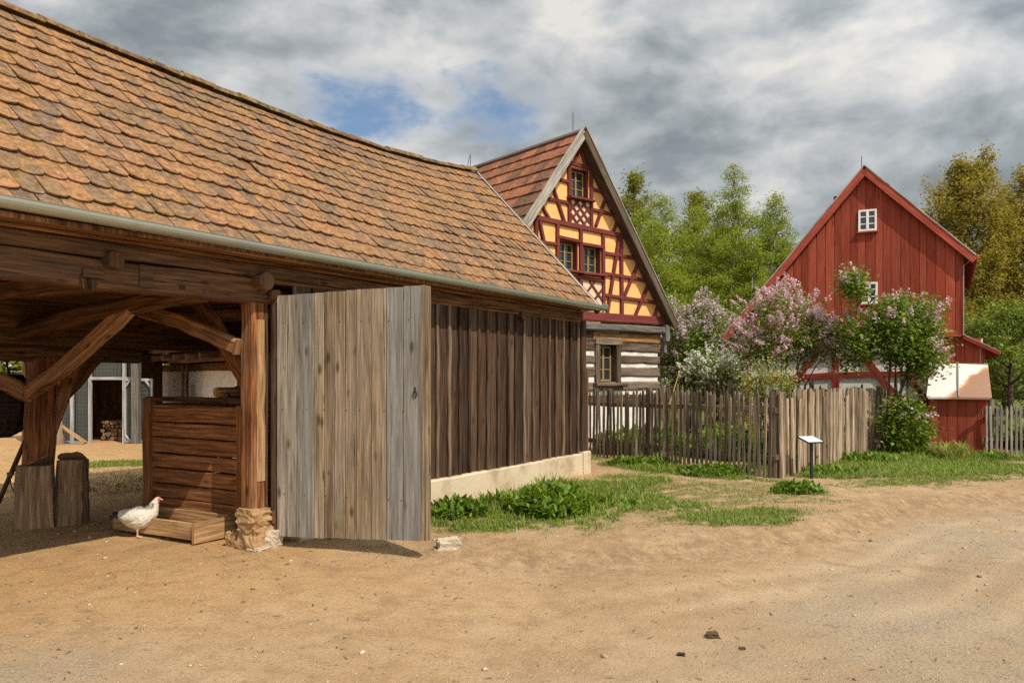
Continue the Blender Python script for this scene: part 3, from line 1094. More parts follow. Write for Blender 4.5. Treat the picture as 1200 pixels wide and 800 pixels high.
# stone and render base of the closed half
mb = MB()
mb.beam((.3, .03, .02), (6.46, .03, .02), .22, .64, up=(0, 0, 1), ch=.015, seg=14, jit=.006)
mb.beam((6.47, .03, .03), (6.72, .03, .03), .25, .66, up=(0, 0, 1), ch=.02, seg=2, jit=.004)
mb.beam((6.6, .1, .02), (6.6, 4.4, .02), .2, .62, up=(0, 0, 1), ch=.02)
mb.build('plinth', M['plinth'], barn)
# board wall with cover strips
mb, bt = MB(), MB()
t = .30
rd = random.Random(11)
while t < 6.50:
    w = rd.uniform(.20, .27)
    w = min(w, 6.50 - t)
    if w < .05: break
    mb.beam((t + w / 2, .012 + rd.uniform(0, .008), .335 - rd.uniform(0, .02)), (t + w / 2, .012, 2.47), w - .006, .026, up=(0, 1, 0), ch=.003, seg=5, jit=.003)
    x = t
    bwid = rd.uniform(.03, .055)
    bt.beam((x, -.018 - rd.uniform(0, .006), .325 - rd.uniform(0, .04)), (x + rd.uniform(-.012, .012), -.02, 2.47), bwid, .026, up=(0, 1, 0), ch=.004, seg=8, jit=.006)
    t += w
wall_o = mb.build('board_wall', M['barn_board'], barn)
bt.build('cover_strip', M['batten'], wall_o)
mb = MB()
mb.beam((6.56, .02, .34), (6.56, .02, 2.50), .14, .16, up=(0, 1, 0), seg=5, jit=.004)
mb.build('corner_post', M['barn_board'], barn)
mb = MB()
mb.beam((6.66, -.05, .05), (6.66, -.05, 1.72), .055, .05, up=(0, 1, 0))
mb.build('corner_rail', M['rust'], barn)
# gable end and rear of the closed half
mb = MB()
w = .02
while w < 4.3:
    top = 2.66 + (min(w + .1, 4.33 - w - .1) / RW) * 2.28 if True else 0
    zt = 2.62 + max(0, (1 - abs((w + .11) - RW) / RW)) * 2.3
    mb.beam((6.585, w + .11, .34), (6.585, w + .11, zt), .026, .216, up=(0, 1, 0), ch=.003)
    w += .22
t = 3.3
while t < 6.5:
    mb.beam((t + .11, 4.33, .3), (t + .11, 4.33, 2.6), .216, .026, up=(0, 1, 0), ch=.003)
    t += .22
mb.build('board_wall', M['barn_board'], barn)
mb = MB()
w = .05
while w < 4.3:
    mb.beam((3.3, w + .11, -.05), (3.3, w + .11, 2.6), .026, .214, up=(0, 1, 0), ch=.003)
    w += .22
mb.build('inner_wall', M['barn_board'], barn)
# front plates
mb = MB()
mb.beam((T0, .10, 2.385), (-.02, .10, 2.385), .20, .225, seg=14, jit=.006, ch=.012)
pl = mb.build('lintel_beam', M['barn_beam'], barn)
mb = MB()
for t, z, a, b in ((-1.72, 2.37, .16, .07), (-1.28, 2.40, .12, .18), (-.95, 2.34, .05, .04), (-.72, 2.33, .03, .03)):
    mb = MB()
    mb.beam((t - a / 2, -.004, z), (t + a / 2, -.004, z), .02, b)
    mb.build('old_mortise', M['barn_board'], pl)
mb = MB()
mb.beam((T0, .07, 2.565), (6.56, .07, 2.565), .20, .12, seg=22, jit=.006, ch=.012)
mb.build('wall_plate', M['barn_beam'], barn)
mb = MB()
mb.beam((0.04, .07, 2.485), (6.50, .07, 2.485), .17, .035, seg=14, jit=.004, ch=.006)
mb.beam((T0, .02, 2.645), (6.56, .02, 2.645), .15, .03, seg=14, jit=.004, ch=.006)
mb.beam((T0, -.20, 2.655), (6.56, -.20, 2.665), .16, .022, seg=10, jit=.003, ch=.004)
mb.build('fascia_board', M['loft'], barn)
for t, z, r in ((-.13, 2.47, .085),):
    mb = MB()
    mb.pole((t, -.11, z), (t, .5, z), r, 14)
    mb.build('beam_end', M['barn_beam'], barn)
for t, z in ((-1.575, 2.49), (2.1, 2.47), (4.6, 2.46), (-4.0, 2.49)):
    mb = MB()
    mb.beam((t, -.075, z), (t, .3, z), .13, .12, ch=.02)
    mb.build('beam_end', M['barn_beam'], barn)
# front post, hinge post side
mb = MB()
mb.beam((-.125, .09, .36), (-.125, .09, 2.275), .155, .18, up=(0, 1, 0), ch=.022, seg=9, jit=.007)
po = mb.build('post', M['barn_red'], barn)
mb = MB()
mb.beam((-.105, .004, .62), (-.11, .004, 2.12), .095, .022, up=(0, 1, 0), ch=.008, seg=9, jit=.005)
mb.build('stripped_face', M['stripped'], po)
mb = MB()
mb.beam((-.125, .10, .32), (-.125, .10, .55), .13, .15, up=(0, 1, 0), ch=.01)
mb.beam((-.035, .05, .3), (-.035, .05, 2.3), .03, .10, up=(0, 1, 0), ch=.004, seg=5, jit=.003)
mb.build('post_foot', M['barn_board'], barn)
for t in (-5.4,):
    mb = MB()
    mb.beam((t, .09, 0), (t, .09, 2.275), .17, .18, up=(0, 1, 0), ch=.022, seg=9, jit=.007)
    mb.build('post', M['barn_red'], barn)
# inner post and braces
for t in (-.47, -4.2):
    mb = MB()
    mb.beam((t, 3.12, -.05), (t + .01, 3.08, 1.80), .25, .26, up=(0, 1, 0), ch=.03, seg=8, jit=.012)
    mb.build('post', M['stump'] if t < -3 else M['barn_red'], barn)
def brace(p0, p1, w, h, m='barn_red', bow=.0):
    mb = MB()
    mb.beam(p0, p1, w, h, seg=7, jit=.008, ch=.018, bow=bow)
    mb.build('brace', M[m], barn)
brace((-.62, 3.02, 1.42), (-.668, 1.12, 2.27), .12, .15, 'barn_red', -.05)
brace((-.235, .17, 1.86), (-.27, 1.55, 2.27), .11, .145, 'barn_red', .03)
brace((-.10, .14, 1.46), (-.07, .96, 2.34), .10, .16, 'barn_red', .02)
brace((-.55, 3.10, 1.38), (-1.4, 3.05, 1.80), .13, .16)
brace((-.42, 3.16, 1.18), (.22, 3.18, 1.82), .12, .15, 'barn_red', -.03)
brace((-.40, 3.05, .95), (-.18, 2.95, 1.70), .11, .15)
def tie(t, z0, z1, r, w0=.0, w1=3.3, m='barn_beam'):
    mb = MB()
    mb.beam((t, w0, z0), (t - .03, w1, z1), r * .8, r * .8, seg=9, jit=.012, ch=.05, bow=.05, taper=1.3)
    mb.build('tie_beam', M[m], barn)
tie(-.65, 2.33, 2.02, .19, .10)
tie(-1.75, 2.31, 2.20, .17)
tie(-2.9, 2.30, 2.2, .18)
tie(-4.2, 2.28, 2.12, .18)
tie(.75, 2.28, 2.18, .17, .2)
mb = MB()
mb.beam((T0, 3.05, 1.845), (.66, 3.05, 1.84), .18, .175, seg=10, jit=.008, ch=.03)
mb.build('rear_beam', M['barn_beam'], barn)
mb = MB()
mb.beam((T0, 3.08, 2.17), (3.28, 3.08, 2.17), .2, .50, seg=10, jit=.006, ch=.02)
mb.build('rear_beam', M['barn_beam'], barn)
# loft floor
mb = MB()
w = .22
while w < 3.2:
    mb.beam((T0, w + .1, 2.42), (3.28, w + .1, 2.42), .192, .03, ch=.003)
    w += .2
mb.build('loft_floor', M['loft'], barn)
# stone footing under the front post: separate stones on one another
def rock(name, loc, dims, seed, m, parent=None, sub=3, rough=.22, rz=0):
    import bmesh
    bm = bmesh.new()
    bmesh.ops.create_cube(bm, size=1)
    bmesh.ops.subdivide_edges(bm, edges=bm.edges[:], cuts=9, use_grid_fill=True)
    off = Vector((seed * 3.1, seed * 1.7, seed * .9))
    for v in bm.verts:
        c = v.co.copy()
        s_ = c.normalized() * .62
        c = c.lerp(s_, .15)
        n = mnoise.noise(c * 2.2 + off) * rough * .8 + mnoise.noise(c * 5 + off) * rough * .4 + mnoise.noise(c * 11 + off) * rough * .3
        c *= 1 + n
        v.co = Vector((c.x * dims[0], c.y * dims[1], c.z * dims[2]))
    me = bpy.data.meshes.new(name)
    bm.to_mesh(me)
    bm.free()
    o = link(name, me, m, parent, smooth=False)
    o.location = loc
    o.rotation_euler = (0, 0, rz)
    return o
foot = empty('stone_footing', (-.13, .06, 0))
foot.parent = barn
foot['label'] = 'rough stacked sandstone blocks under the front post'
rock('stone', (0, 0, .09), (.22, .24, .23), 1, M['stone'], foot)
rock('stone', (.0, .0, .225), (.22, .25, .13), 2, M['stone'], foot, rz=.2)
rock('stone', (-.01, .0, .315), (.21, .25, .11), 3, M['stone'], foot, rz=-.1)
rock('stone', (.11, -.08, .075), (.20, .2, .17), 4, M['stone_pale'], foot, rz=.5)
rock('stone', (-.03, .23, .06), (.12, .15, .15), 5, M['stone'], foot)
rock('stone', (.02, -.10, .0), (.28, .16, .06), 6, M['stone_pale'], foot)

# the big plank door, swung out
hinge = Vector((.02, -.06, 0))
dv = Vector((.37, -1.566, 0)).normalized()
dn = Vector((dv.y, -dv.x, 0))          # towards the camera side
if Vector(bw(*(hinge + dn))[:2]).length > Vector(bw(*hinge)[:2]).length: dn = -dn
DL = 1.575
door = empty('door', hinge)
door.parent = barn
door['label'] = 'grey weathered plank door standing open'
def dp(s_, n_, z): return tuple(dv * s_ + dn * n_ + Vector((0, 0, z)))
edges_px = [320, 345, 368, 393, 420, 454, 490.5]
s_edges = [0.03, .245, .43, .64, .865, 1.165, 1.50]
cols = ['door_grey', 'door_blue', 'door_brown', 'door_brown', 'door_brown', 'door_blue', 'door_brown']
mb = MB()
dm = [M['door_grey'], M['door_brown'], M['door_blue']]
for i in range(6):
    a, b = s_edges[i], s_edges[i + 1]
    mi = [0, 2, 1, 1, 1, 2][i]
    cut = 2 if i in (2, 3, 4, 5) else 1
    for c in range(cut):
        x0 = a + (b - a) * c / cut
        x1 = a + (b - a) * (c + 1) / cut
        sl = (x0 + x1) / 2 / DL
        z0 = (.095 if i else .10) + .06 * sl + random.uniform(-.003, .003) + (.10 if (i == 0 and c == 0 and False) else 0)
        z1 = 2.345 + .05 * sl + random.uniform(-.003, .003)
        mb.beam(dp((x0 + x1) / 2, .02 + random.uniform(-.002, .003), z0), dp((x0 + x1) / 2, .02, z1), (x1 - x0) - .005, .026, up=dn, ch=.003, seg=4, jit=.0012, mi=mi)
dplank = mb.build('plank', dm, door)
mb = MB()
for i, (n_, w_) in enumerate(((.012, .028), (-.022, .03), (-.055, .028))):
    mb.beam(dp(1.515, n_, .155), dp(1.515, n_, 2.395), .035, w_, up=dn, ch=.004, seg=5, jit=.0015)
mb.beam(dp(1.545, -.022, .15), dp(1.545, -.022, 2.39), .022, .095, up=dn, ch=.004, seg=5, jit=.002)
mb.build('edge_board', M['door_brown'], door)
mb = MB()
for z in (.45, 1.25, 2.05):
    mb.beam(dp(.03, -.012, z), dp(1.5, -.012, z + .05), .034, .16, up=(0, 0, 1), ch=.004)
mb.beam(dp(.1, -.016, .55), dp(1.4, -.016, 1.25), .03, .12, ch=.004)
mb.build('ledge', M['door_brown'], door)
mb = MB()
mb.pole(dp(-.015, 0, .14), dp(-.015, 0, 2.36), .04, 8, seg=4, jit=.002)
mb.build('hinge_post', M['barn_board'], door)
mb = MB()
mb.beam(dp(-.16, .0, 2.30), dp(.03, .0, 2.30), .06, .05)
mb.pole(dp(-.015, 0, 2.31), dp(-.015, 0, 2.40), .055, 10)
mb.build('hinge', M['rust'], door)
mb = MB()
mb.beam(dp(-.015, .035, .22), dp(-.015, .035, .34), .05, .03)
mb.build('hinge', M['rust'], door)
mb = MB()
P = [dp(1.45 + .018 * math.cos(a), .042, 1.44 + .027 * math.sin(a)) for a in [2 * math.pi * q / 12 for q in range(13)]]
mb.tube(P, .005, 6)
mb.beam(dp(1.45, .034, 1.455), dp(1.45, .034, 1.50), .016, .012, up=dn)
mb.build('handle', M['iron'], door)
mb = MB()
rd = random.Random(5)
for z in (.50, 1.29, 2.09):
    for i in range(7):
        s_ = .10 + i * .21 + rd.uniform(-.05, .05)
        if s_ > 1.48: continue
        mb = MB()
        mb.pole(dp(s_, .032, z), dp(s_, .037, z), .005, 5)
        mb.build('nail', M['iron'], door)
# lightning rod at the far end of the ridge
mb = MB()
mb.tube([(6.5, RW, ridge_z(6.5)), (6.5, RW, ridge_z(6.5) + .32)], .006, 5)
mb.build('lightning_rod', M['iron'], barn)

# ------------------------------------------------------------------ things inside the barn
def placed(o, t, w, z=0.0):
    o.location = bw(t, w, z)
    o.rotation_euler = (0, 0, ROT_B)
    return o
bn = placed(empty('timber_bin'), .15, .5)
tag(bn, 'waist-high reddish plank bin behind the front post of the open barn', 'storage bin')
mb = MB()
rd = random.Random(3)
z = .12
hs = [.18, .15, .165, .155, .17, .16, .19]
for h in hs:
    mb.beam((.0 + rd.uniform(-.006, .006), .05, z + h / 2), (.0 + rd.uniform(-.006, .006), 1.50, z + h / 2 + rd.uniform(-.008, .008)), .03, h - .014, seg=6, jit=.003, ch=.005)
    z += h
bn_panel = mb.build('plank_panel', M['bin'], bn)
for (a, b) in ((.0, 1.55), (1.0, 1.55), (1.0, .0)):
    mb = MB()
    mb.beam((a, b, -.03), (a, b, 1.36), .13, .11, up=(0, 1, 0), seg=5, jit=.005, ch=.015)
    mb.build('corner_post', M['bin'], bn)
mb = MB()
mb.beam((-.02, .06, .1), (-.02, .06, 1.30), .05, .09, up=(0, 1, 0), ch=.006)
mb.build('batten', M['bin'], bn)
mb = MB()
for k in range(7):
    mb.beam((.0, 1.55, .2 + k * .17), (1.0, 1.55, .2 + k * .17), .03, .155, ch=.004)
    mb.beam((1.0, 1.55, .2 + k * .17), (1.0, .0, .2 + k * .17), .03, .155, ch=.004)
mb.build('plank_panel', M['bin'], bn)
mb = MB()
mb.beam((.02, .02, 1.35), (.02, 1.6, 1.345), .10, .05, seg=4, jit=.004)
mb.beam((1.0, .0, 1.35), (1.0, 1.6, 1.35), .08, .05)
mb.build('rim', M['barn_beam'], bn)
lg = placed(empty('cut_log'), .15, 1.0, 1.375)
tag(lg, 'short peeled log with a pale sawn end lying on the bin rim', 'log')
mb = MB()
mb.pole((-.06, -.12, .055), (.85, -.3, .05), .055, 12, seg=5, jit=.004)
mb.build('bark', M['bin'], lg)
mb = MB()
mb.pole((-.066, -.119, .055), (-.0605, -.12, .055), .052, 12)
mb.build('cut_end', M['tray'], lg)
mb = MB()
a, b = Vector(bw(1.3, 1.9, 1.46)), Vector(bw(.1, .75, 1.40))
mb.tube([a, a.lerp(b, .5) + Vector((0, 0, .02)), b], [.03, .033, .026], 8)
tag(mb.build('pole', M['barn_beam']), 'long thin dark pole lying slantwise across the top of the bin', 'pole')

tr = placed(empty('feeding_trough'), -.33, .66, float(ground_z(*bw(-.1, 1.2)[:2])))
tag(tr, 'low pale wooden feeding tray on the sand beside the hen', 'trough')
mb = MB()
mb.beam((0, 0, .12), (0, 1.28, .105), .03, .165, ch=.004, seg=3, jit=.003)
mb.build('long_side', M['tray'], tr)
mb = MB()
mb.beam((.42, .02, .13), (.42, 1.26, .115), .03, .18, ch=.004)
mb.build('long_side', M['tray'], tr)
mb = MB()
mb.beam((-.03, -.017, .11), (.45, -.017, .112), .03, .20, ch=.004)
mb.build('end_board', M['tray'], tr)
mb = MB()
mb.beam((-.01, 1.29, .12), (.43, 1.29, .12), .03, .2, ch=.004)
mb.build('end_board', M['tray'], tr)
mb = MB()
mb.beam((.21, .01, .045), (.21, 1.27, .045), .38, .02, ch=0)
mb.build('base_board', M['tray'], tr)

def stump(name, label, X, Y, rx, ry, h, seed, tilt=0.0):
    rd = random.Random(seed)
    o = empty(name, (X, Y, float(ground_z(X, Y)) - .02), rd.random() * 3)
    tag(o, label, 'stump')
    n = 18
    rr_ = [1 + .14 * math.sin(i * .9 + seed) + rd.uniform(-.06, .06) for i in range(n)]
    def ring(s_): return [(rx * s_ * rr_[i] * math.cos(2 * math.pi * i / n), ry * s_ * rr_[i] * math.sin(2 * math.pi * i / n)) for i in range(n)]
    mb = MB()
    mb.prism(ring(1.06), (0, 0, 0), (tilt * .3, 0, h * .98), up=(0, 1, 0), seg=7, jit=.008, taper=.88)
    mb.build('trunk', M['stump'], o)
    mb = MB()
    mb.prism(ring(.90), (tilt * .3, 0, h * .981), (tilt * .3 + .004, 0, h * .99), up=(0, 1, 0))
    mb.build('cut_top', M['stump'], o)
    return o
stump('tree_stump', 'upright log block standing in front of the inner barn post', -5.08, 8.50, .185, .16, .69, 2)
stump('tree_stump', 'upright log block with a long crack, leaning beside the post and nearer the hen', -4.80, 8.72, .19, .16, .72, 5, .15)

fk = empty('wooden_pole', (0, 0, 0))
tag(fk, 'slim dark tool handle tied with cord, leaning on the barn post', 'tool')
a, b = Vector((-6.02, 9.25, 0.0)), Vector((-5.38, 8.98, 1.12))
mb = MB()
mb.tube([a, a.lerp(b, .5) + Vector((.01, 0, .02)), b], [.024, .027, .022], 8)
mb.tube([b + Vector((-.05, -.03, .0)), b + Vector((.0, .0, .05)), b + Vector((.06, .03, .0))], [.02, .022, .02], 7)
mb.build('handle', M['barn_beam'], fk)
mb = MB()
c = a.lerp(b, .42)
for q in range(3):
    z = c.z + q * .018
    P = [c + Vector((.034 * math.cos(x), .034 * math.sin(x), q * .016 - .01 + .006 * math.cos(x))) for x in [2 * math.pi * i / 8 for i in range(9)]]
    mb.tube(P, .008, 5)
mb.tube([c, c + Vector((.16, .1, .16)), c + Vector((.28, .05, .42))], .007, 5)
mb.tube([c, c + Vector((.02, -.03, -.12)), c + Vector((.06, -.03, -.2))], .006, 5)
mb.build('cord', M['stump'], fk)

bk = empty('wicker_basket', (-5.78, 8.85, 1.30))
tag(bk, 'large dark rounded basket hanging beside the inner barn post', 'basket')
mb = MB()
n = 18
rings = []
for k in range(9):
    f = k / 8
    a = -math.pi / 2 + f * math.pi * .78
    r = .40 * math.cos(a) ** .6 if math.cos(a) > 0 else 0
    rings.append((max(r, .04), .38 * math.sin(a)))
for k, (r, z) in enumerate(rings):
    P = [(r * math.cos(2 * math.pi * i / n), r * .8 * math.sin(2 * math.pi * i / n), z) for i in range(n + 1)]
    mb.tube(P, .022, 5)
for i in range(n):
    an = 2 * math.pi * i / n
    mb.tube([(r * math.cos(an), r * .8 * math.sin(an), z) for r, z in rings], .018, 4)
n2 = len(rings)
for k in range(n2 - 1):
    for i in range(n):
        q = []
        for (kk, ii) in ((k, i), (k, i + 1), (k + 1, i + 1), (k + 1, i)):
            r, z = rings[kk]
            q.append((r * .97 * math.cos(2 * math.pi * ii / n), r * .776 * math.sin(2 * math.pi * ii / n), z))
        mb.face(q)
mb.build('basket_body', M['wicker'], bk)
mb = MB()
mb.tube([(.2, 0, .28), (.12, .05, .5), (.25, .1, .75)], .012, 5)
mb.build('strap', M['wicker'], bk)
#PART3
# ------------------------------------------------------------------ the hen
def hen(loc, rz):
    root = empty('hen', loc, rz)
    tag(root, 'white hen with black tail and speckled grey neck standing by the feeding tray', 'hen')
    import bmesh
    mbh = MB()
    def chain(pts, n=16):
        # pts: x, z, half-height, half-width, y
        base = len(mbh.v)
        for k, (x, z, hh, hw, y) in enumerate(pts):
            a = pts[max(k - 1, 0)]; b = pts[min(k + 1, len(pts) - 1)]
            d = Vector((b[0] - a[0], 0, b[1] - a[1])).normalized()
            up = Vector((-d.z, 0, d.x))
            for i in range(n):
                an = 2 * math.pi * i / n
                mbh.v.append(tuple(Vector((x, y, z)) + up * (hh * math.cos(an)) + Vector((0, hw * math.sin(an), 0))))
        for k in range(len(pts) - 1):
            for i in range(n):
                j = (i + 1) % n
                mbh.f.append((base + k * n + i, base + k * n + j, base + (k + 1) * n + j, base + (k + 1) * n + i))
                mbh.uv.append([(0, 0)] * 4); mbh.mi.append(0)
        mbh.f.append(tuple(base + i for i in reversed(range(n)))); mbh.uv.append([(0, 0)] * n); mbh.mi.append(0)
        e = base + (len(pts) - 1) * n
        mbh.f.append(tuple(e + i for i in range(n))); mbh.uv.append([(0, 0)] * n); mbh.mi.append(0)
    # tail, back, breast, neck, head in one sweep
    chain([(-.222, .214, .012, .008, 0), (-.20, .216, .030, .022, 0), (-.165, .222, .048, .045, 0), (-.12, .214, .075, .066, 0), (-.06, .200, .104, .092, 0), (.0, .192, .118, .104, 0),
           (.06, .200, .114, .102, 0), (.105, .222, .092, .082, 0), (.135, .255, .076, .066, 0), (.150, .288, .060, .054, 0), (.164, .320, .047, .042, 0), (.181, .352, .034, .032, 0), (.196, .373, .027, .025, 0), (.212, .380, .022, .021, 0), (.226, .376, .013, .013, 0)])
    for s_ in (-1, 1):
        # folded wing
        chain([(-.150, .205, .010, .008, s_ * .060), (-.10, .205, .030, .016, s_ * .082), (-.03, .215, .048, .022, s_ * .094), (.04, .232, .046, .022, s_ * .088), (.085, .245, .025, .014, s_ * .070)], 10)
        x0 = .012 if s_ < 0 else -.015
        # thigh and shank
        chain([(x0 - .01, .15, .05, .045, s_ * .042), (x0 + .004, .115, .036, .03, s_ * .042), (x0 + .008, .085, .017, .015, s_ * .040), (x0 + .004, .06, .008, .008, s_ * .040), (x0 + .006, .012, .0075, .0075, s_ * .040)], 10)
        for a in (-.5, 0, .5, math.pi):
            L = .05 if a != math.pi else .022
            mbh.tube([(x0 + .006, s_ * .040, .012), (x0 + .006 + L * .5 * math.cos(a), s_ * .040 + L * .5 * math.sin(a), .011), (x0 + .006 + L * math.cos(a), s_ * .040 + L * math.sin(a), .005)], [.0075, .0065, .004], 6)
    me = mbh.mesh('hen_body')
    tmp = bpy.data.objects.new('hen_tmp', me)
    COL.objects.link(tmp)
    md = tmp.modifiers.new('r', 'REMESH'); md.mode = 'VOXEL'; md.voxel_size = .0042
    sm = tmp.modifiers.new('s', 'SMOOTH'); sm.factor = .5; sm.iterations = 4
    dg = bpy.context.evaluated_depsgraph_get()
    me2 = bpy.data.meshes.new_from_object(tmp.evaluated_get(dg))
    bpy.data.objects.remove(tmp)
    n = len(me2.vertices)
    co = np.empty(n * 3, np.float32)
    me2.vertices.foreach_get('co', co)
    co = co.reshape(-1, 3)
    x, y, z = co[:, 0], co[:, 1], co[:, 2]
    col = np.zeros((n, 4), np.float32); col[:, 3] = 1
    col[:, :3] = (.68, .61, .49)
    def lay(m, c):
        col[:, :3] = col[:, :3] * (1 - m[:, None]) + np.array(c)[None] * m[:, None]
    buff = sstep(.0, -.12, x) * sstep(.19, .12, z)
    lay(buff * .6, (.62, .44, .26))
    lay(sstep(.10, .0, x) * sstep(.20, .25, z) * .35, (.55, .50, .42))
    lay(sstep(-.162, -.185, x), (.012, .012, .014))
    nk = sstep(.275, .295, z) * sstep(.352, .335, z) * sstep(.192, .165, x)
    sp = (vnoise(x * 150, z * 150, 1, 4) > .42).astype(float)
    lay(nk * (.35 + .55 * sp), (.09, .09, .085))
    lay(sstep(.204, .210, x) * sstep(.362, .368, z), (.48, .16, .13))
    lay(sstep(.075, .06, z), (.66, .40, .34))
    ca = me2.color_attributes.new('tint', 'FLOAT_COLOR', 'POINT')
    ca.data.foreach_set('color', col.ravel())
    k = NT('hen_feathers')
    c = k.n('ShaderNodeAttribute', {'attribute_name': 'tint'}).outputs['Color']
    co_n = k.coord('Object', (1, 1, 1))
    f = k.noise(co_n, 55, 4, .6, .5)
    c = k.value(c, k.math('ADD', .82, k.math('MULTIPLY', f, .36)))
    vo = k.n('ShaderNodeTexVoronoi', Vector=k.coord('Object', (.6, 1, 1.1)), Scale=60.0)
    c = k.value(c, k.rng(vo.outputs['Distance'], .1, .7, 1.08, .84))
    k.bump(k.math('SUBTRACT', f, vo.outputs['Distance']), .6, .005)
    k.finish(c, .8, .15)
    while me2.materials: me2.materials.pop()
    me2.materials.append(k.m)
    o = link('body', me2, k.m, root, smooth=True)
    red = plain('hen_comb_red', (.5, .045, .04), .6)
    mb = MB()
    mb.slab([(.184, -.003, .394), (.188, -.003, .402), (.194, -.003, .399), (.200, -.003, .407), (.206, -.003, .400), (.212, -.003, .404), (.220, -.003, .393), (.214, -.003, .388)], (0, .006, 0))
    mb.build('comb', red, root)
    mb = MB()
    for s_ in (-1, 1):
        mb.tube([(.214, s_ * .010, .366), (.212, s_ * .012, .352), (.210, s_ * .010, .342)], [.006, .009, .004], 6)
    mb.build('wattle', red, root)
    mb = MB()
    mb.tube([(.222, 0, .377), (.240, 0, .373), (.252, 0, .366)], [.0095, .007, .001], 7)
    mb.build('beak', plain('beak_horn', (.50, .30, .20), .5), root)
    for s_ in (-1, 1):
        mb = MB()
        mb.pole((.207, s_ * .018, .382), (.207, s_ * .0235, .382), .0045, 8)
        mb.build('eye', M['black'], root)
    # sickle tail feathers
    v = []
    mb = MB()
    for i in range(11):
        a = -.8 + 1.6 * i / 10
        y0 = .02 * math.sin(a * 2.2)
        P = [(-.19, y0 * .7, .218 + .012 * math.cos(a * 2)), (-.225, y0 * 1.4, .226 + .02 * a), (-.248, y0 * 1.8, .214 + .034 * a), (-.255, y0 * 2, .196 + .04 * a)]
        mb.tube(P, [.012, .015, .012, .002], 5)
    mb.build('tail', plain('hen_tail_black', (.012, .012, .015), .5), root)
    return root
hx, hy = -3.73, 7.93
hen((hx, hy, float(ground_z(hx, hy)) - .002), R(3))

# ------------------------------------------------------------------ courtyard behind the barn
# straw on the yard
g = np.random.default_rng(21)
n = 9000
u = g.normal(size=(n, 2)) * np.array([.95, .62])
sx_, sy_ = -5.65 + u[:, 0] * .9 - u[:, 1] * .25, 12.0 + u[:, 1] * 1.0 + u[:, 0] * .5
b = np.stack([sx_, sy_, ground_z(sx_, sy_) + g.uniform(0, .09, n) * np.exp(-(u ** 2).sum(1))], -1)
me = blades_mesh('straw', b, g.uniform(0, 6.28, n), g.uniform(.12, .3, n), np.full(n, .012), g.uniform(1.2, 1.65, n), g.uniform(-.1, .12, n))
tag(link('straw', me, M['straw']), 'loose yellow straw scattered over the yard behind the barn', 'straw', kind='stuff')

AVY = 19.0
av = empty('aviary', (at(60, AVY), AVY, 0), R(-4))
tag(av, 'walk-in bird enclosure of pale posts and dark green netting beyond the barn', 'aviary')
ax0 = at(60, AVY)
def ax(px): return at(px, AVY) - ax0
for px in (58, 85.5, 107.5, 149):
    mb = MB()
    mb.beam((ax(px), 0, -.05), (ax(px), 0, 2.55), .07, .07, up=(0, 1, 0), ch=.004)
    mb.build('post', M['aviary_wood'], av)
mb = MB()
mb.beam((ax(170), -.25, -.05), (ax(170), -.25, 2.6), .17, .16, up=(0, 1, 0), ch=.01, seg=4, jit=.004)
mb.build('post', M['log_grey'], av)
mb = MB()
mb.beam((ax(30), 0, 2.52), (ax(170), 0, 2.52), .06, .08)
mb.beam((ax(107), -.005, 1.53), (ax(164), -.005, 1.53), .05, .07)
mb.beam((ax(58), -.003, .0), (ax(107), -.003, .0), .05, .08)
mb.build('rail', M['aviary_wood'], av)
def net(px0, px1, z0, z1, y=.04):
    mb = MB()
    x0, x1 = ax(px0), ax(px1)
    mb.slab([(x0, y + .05, z0), (x1, y + .05, z0), (x1, y + .05, z1), (x0, y + .05, z1)], (0, .01, 0))
    for i in range(int((x1 - x0) / .09) + 1):
        mb.beam((x0 + i * .09, y, z0), (x0 + i * .09, y, z1), .006, .006, ch=0)
    for i in range(int((z1 - z0) / .09) + 1):
        mb.beam((x0, y - .003, z0 + i * .09), (x1, y - .003, z0 + i * .09), .006, .006, ch=0)
    mb.build('net_panel', M['net'], av)
net(30, 57, 0, 2.5); net(60, 84, .03, 2.5); net(87, 106, .03, 2.5); net(109, 147, 1.57, 2.5); net(151, 164, 0, 2.5)
# open mesh door
ad = empty('door', (ax(150), -.05, 0), R(-12)); ad.parent = av
mb = MB()
W = .78
mb.beam((.03, 0, .03), (.03, 0, 1.53), .06, .04, up=(0, 1, 0)); mb.beam((W, 0, .03), (W, 0, 1.53), .06, .04, up=(0, 1, 0))
mb.beam((.06, .002, .05), (W - .03, .002, .05), .04, .06); mb.beam((.06, .002, 1.5), (W - .03, .002, 1.5), .04, .06)
for (a, b_) in (((.04, 1.33), (.2, 1.5)), ((W - .02, 1.33), (W - .18, 1.5)), ((.04, .2), (.2, .05)), ((W - .02, .2), (W - .18, .05))):
    mb.beam((a[0], -.012, a[1]), (b_[0], -.012, b_[1]), .03, .05)
mb.build('frame', M['aviary_wood'], ad)
mb = MB()
for i in range(8): mb.beam((.06 + i * .09, .01, .06), (.06 + i * .09, .01, 1.5), .006, .006, ch=0)
for i in range(16): mb.beam((.05, .013, .08 + i * .09), (W - .02, .013, .08 + i * .09), .006, .006, ch=0)
mb.slab([(.06, .02, .06), (W - .03, .02, .06), (W - .03, .02, 1.5), (.06, .02, 1.5)], (0, .006, 0))
mb.build('net_panel', M['net'], ad)
mb = MB()
mb.box(ax(20), ax(150), 1.6, 1.66, 0, 2.6)
mb.box(ax(20), ax(20) + .05, .1, 1.6, 0, 2.6)
mb.box(ax(150), ax(150) + .05, .1, 1.66, 0, 2.6)
mb.beam((ax(92), -.3, 2.62), (ax(92), 1.9, 2.8), 3.0, .06)
mb.build('rear_wall', M['barn_beam'], av)
mb = MB()
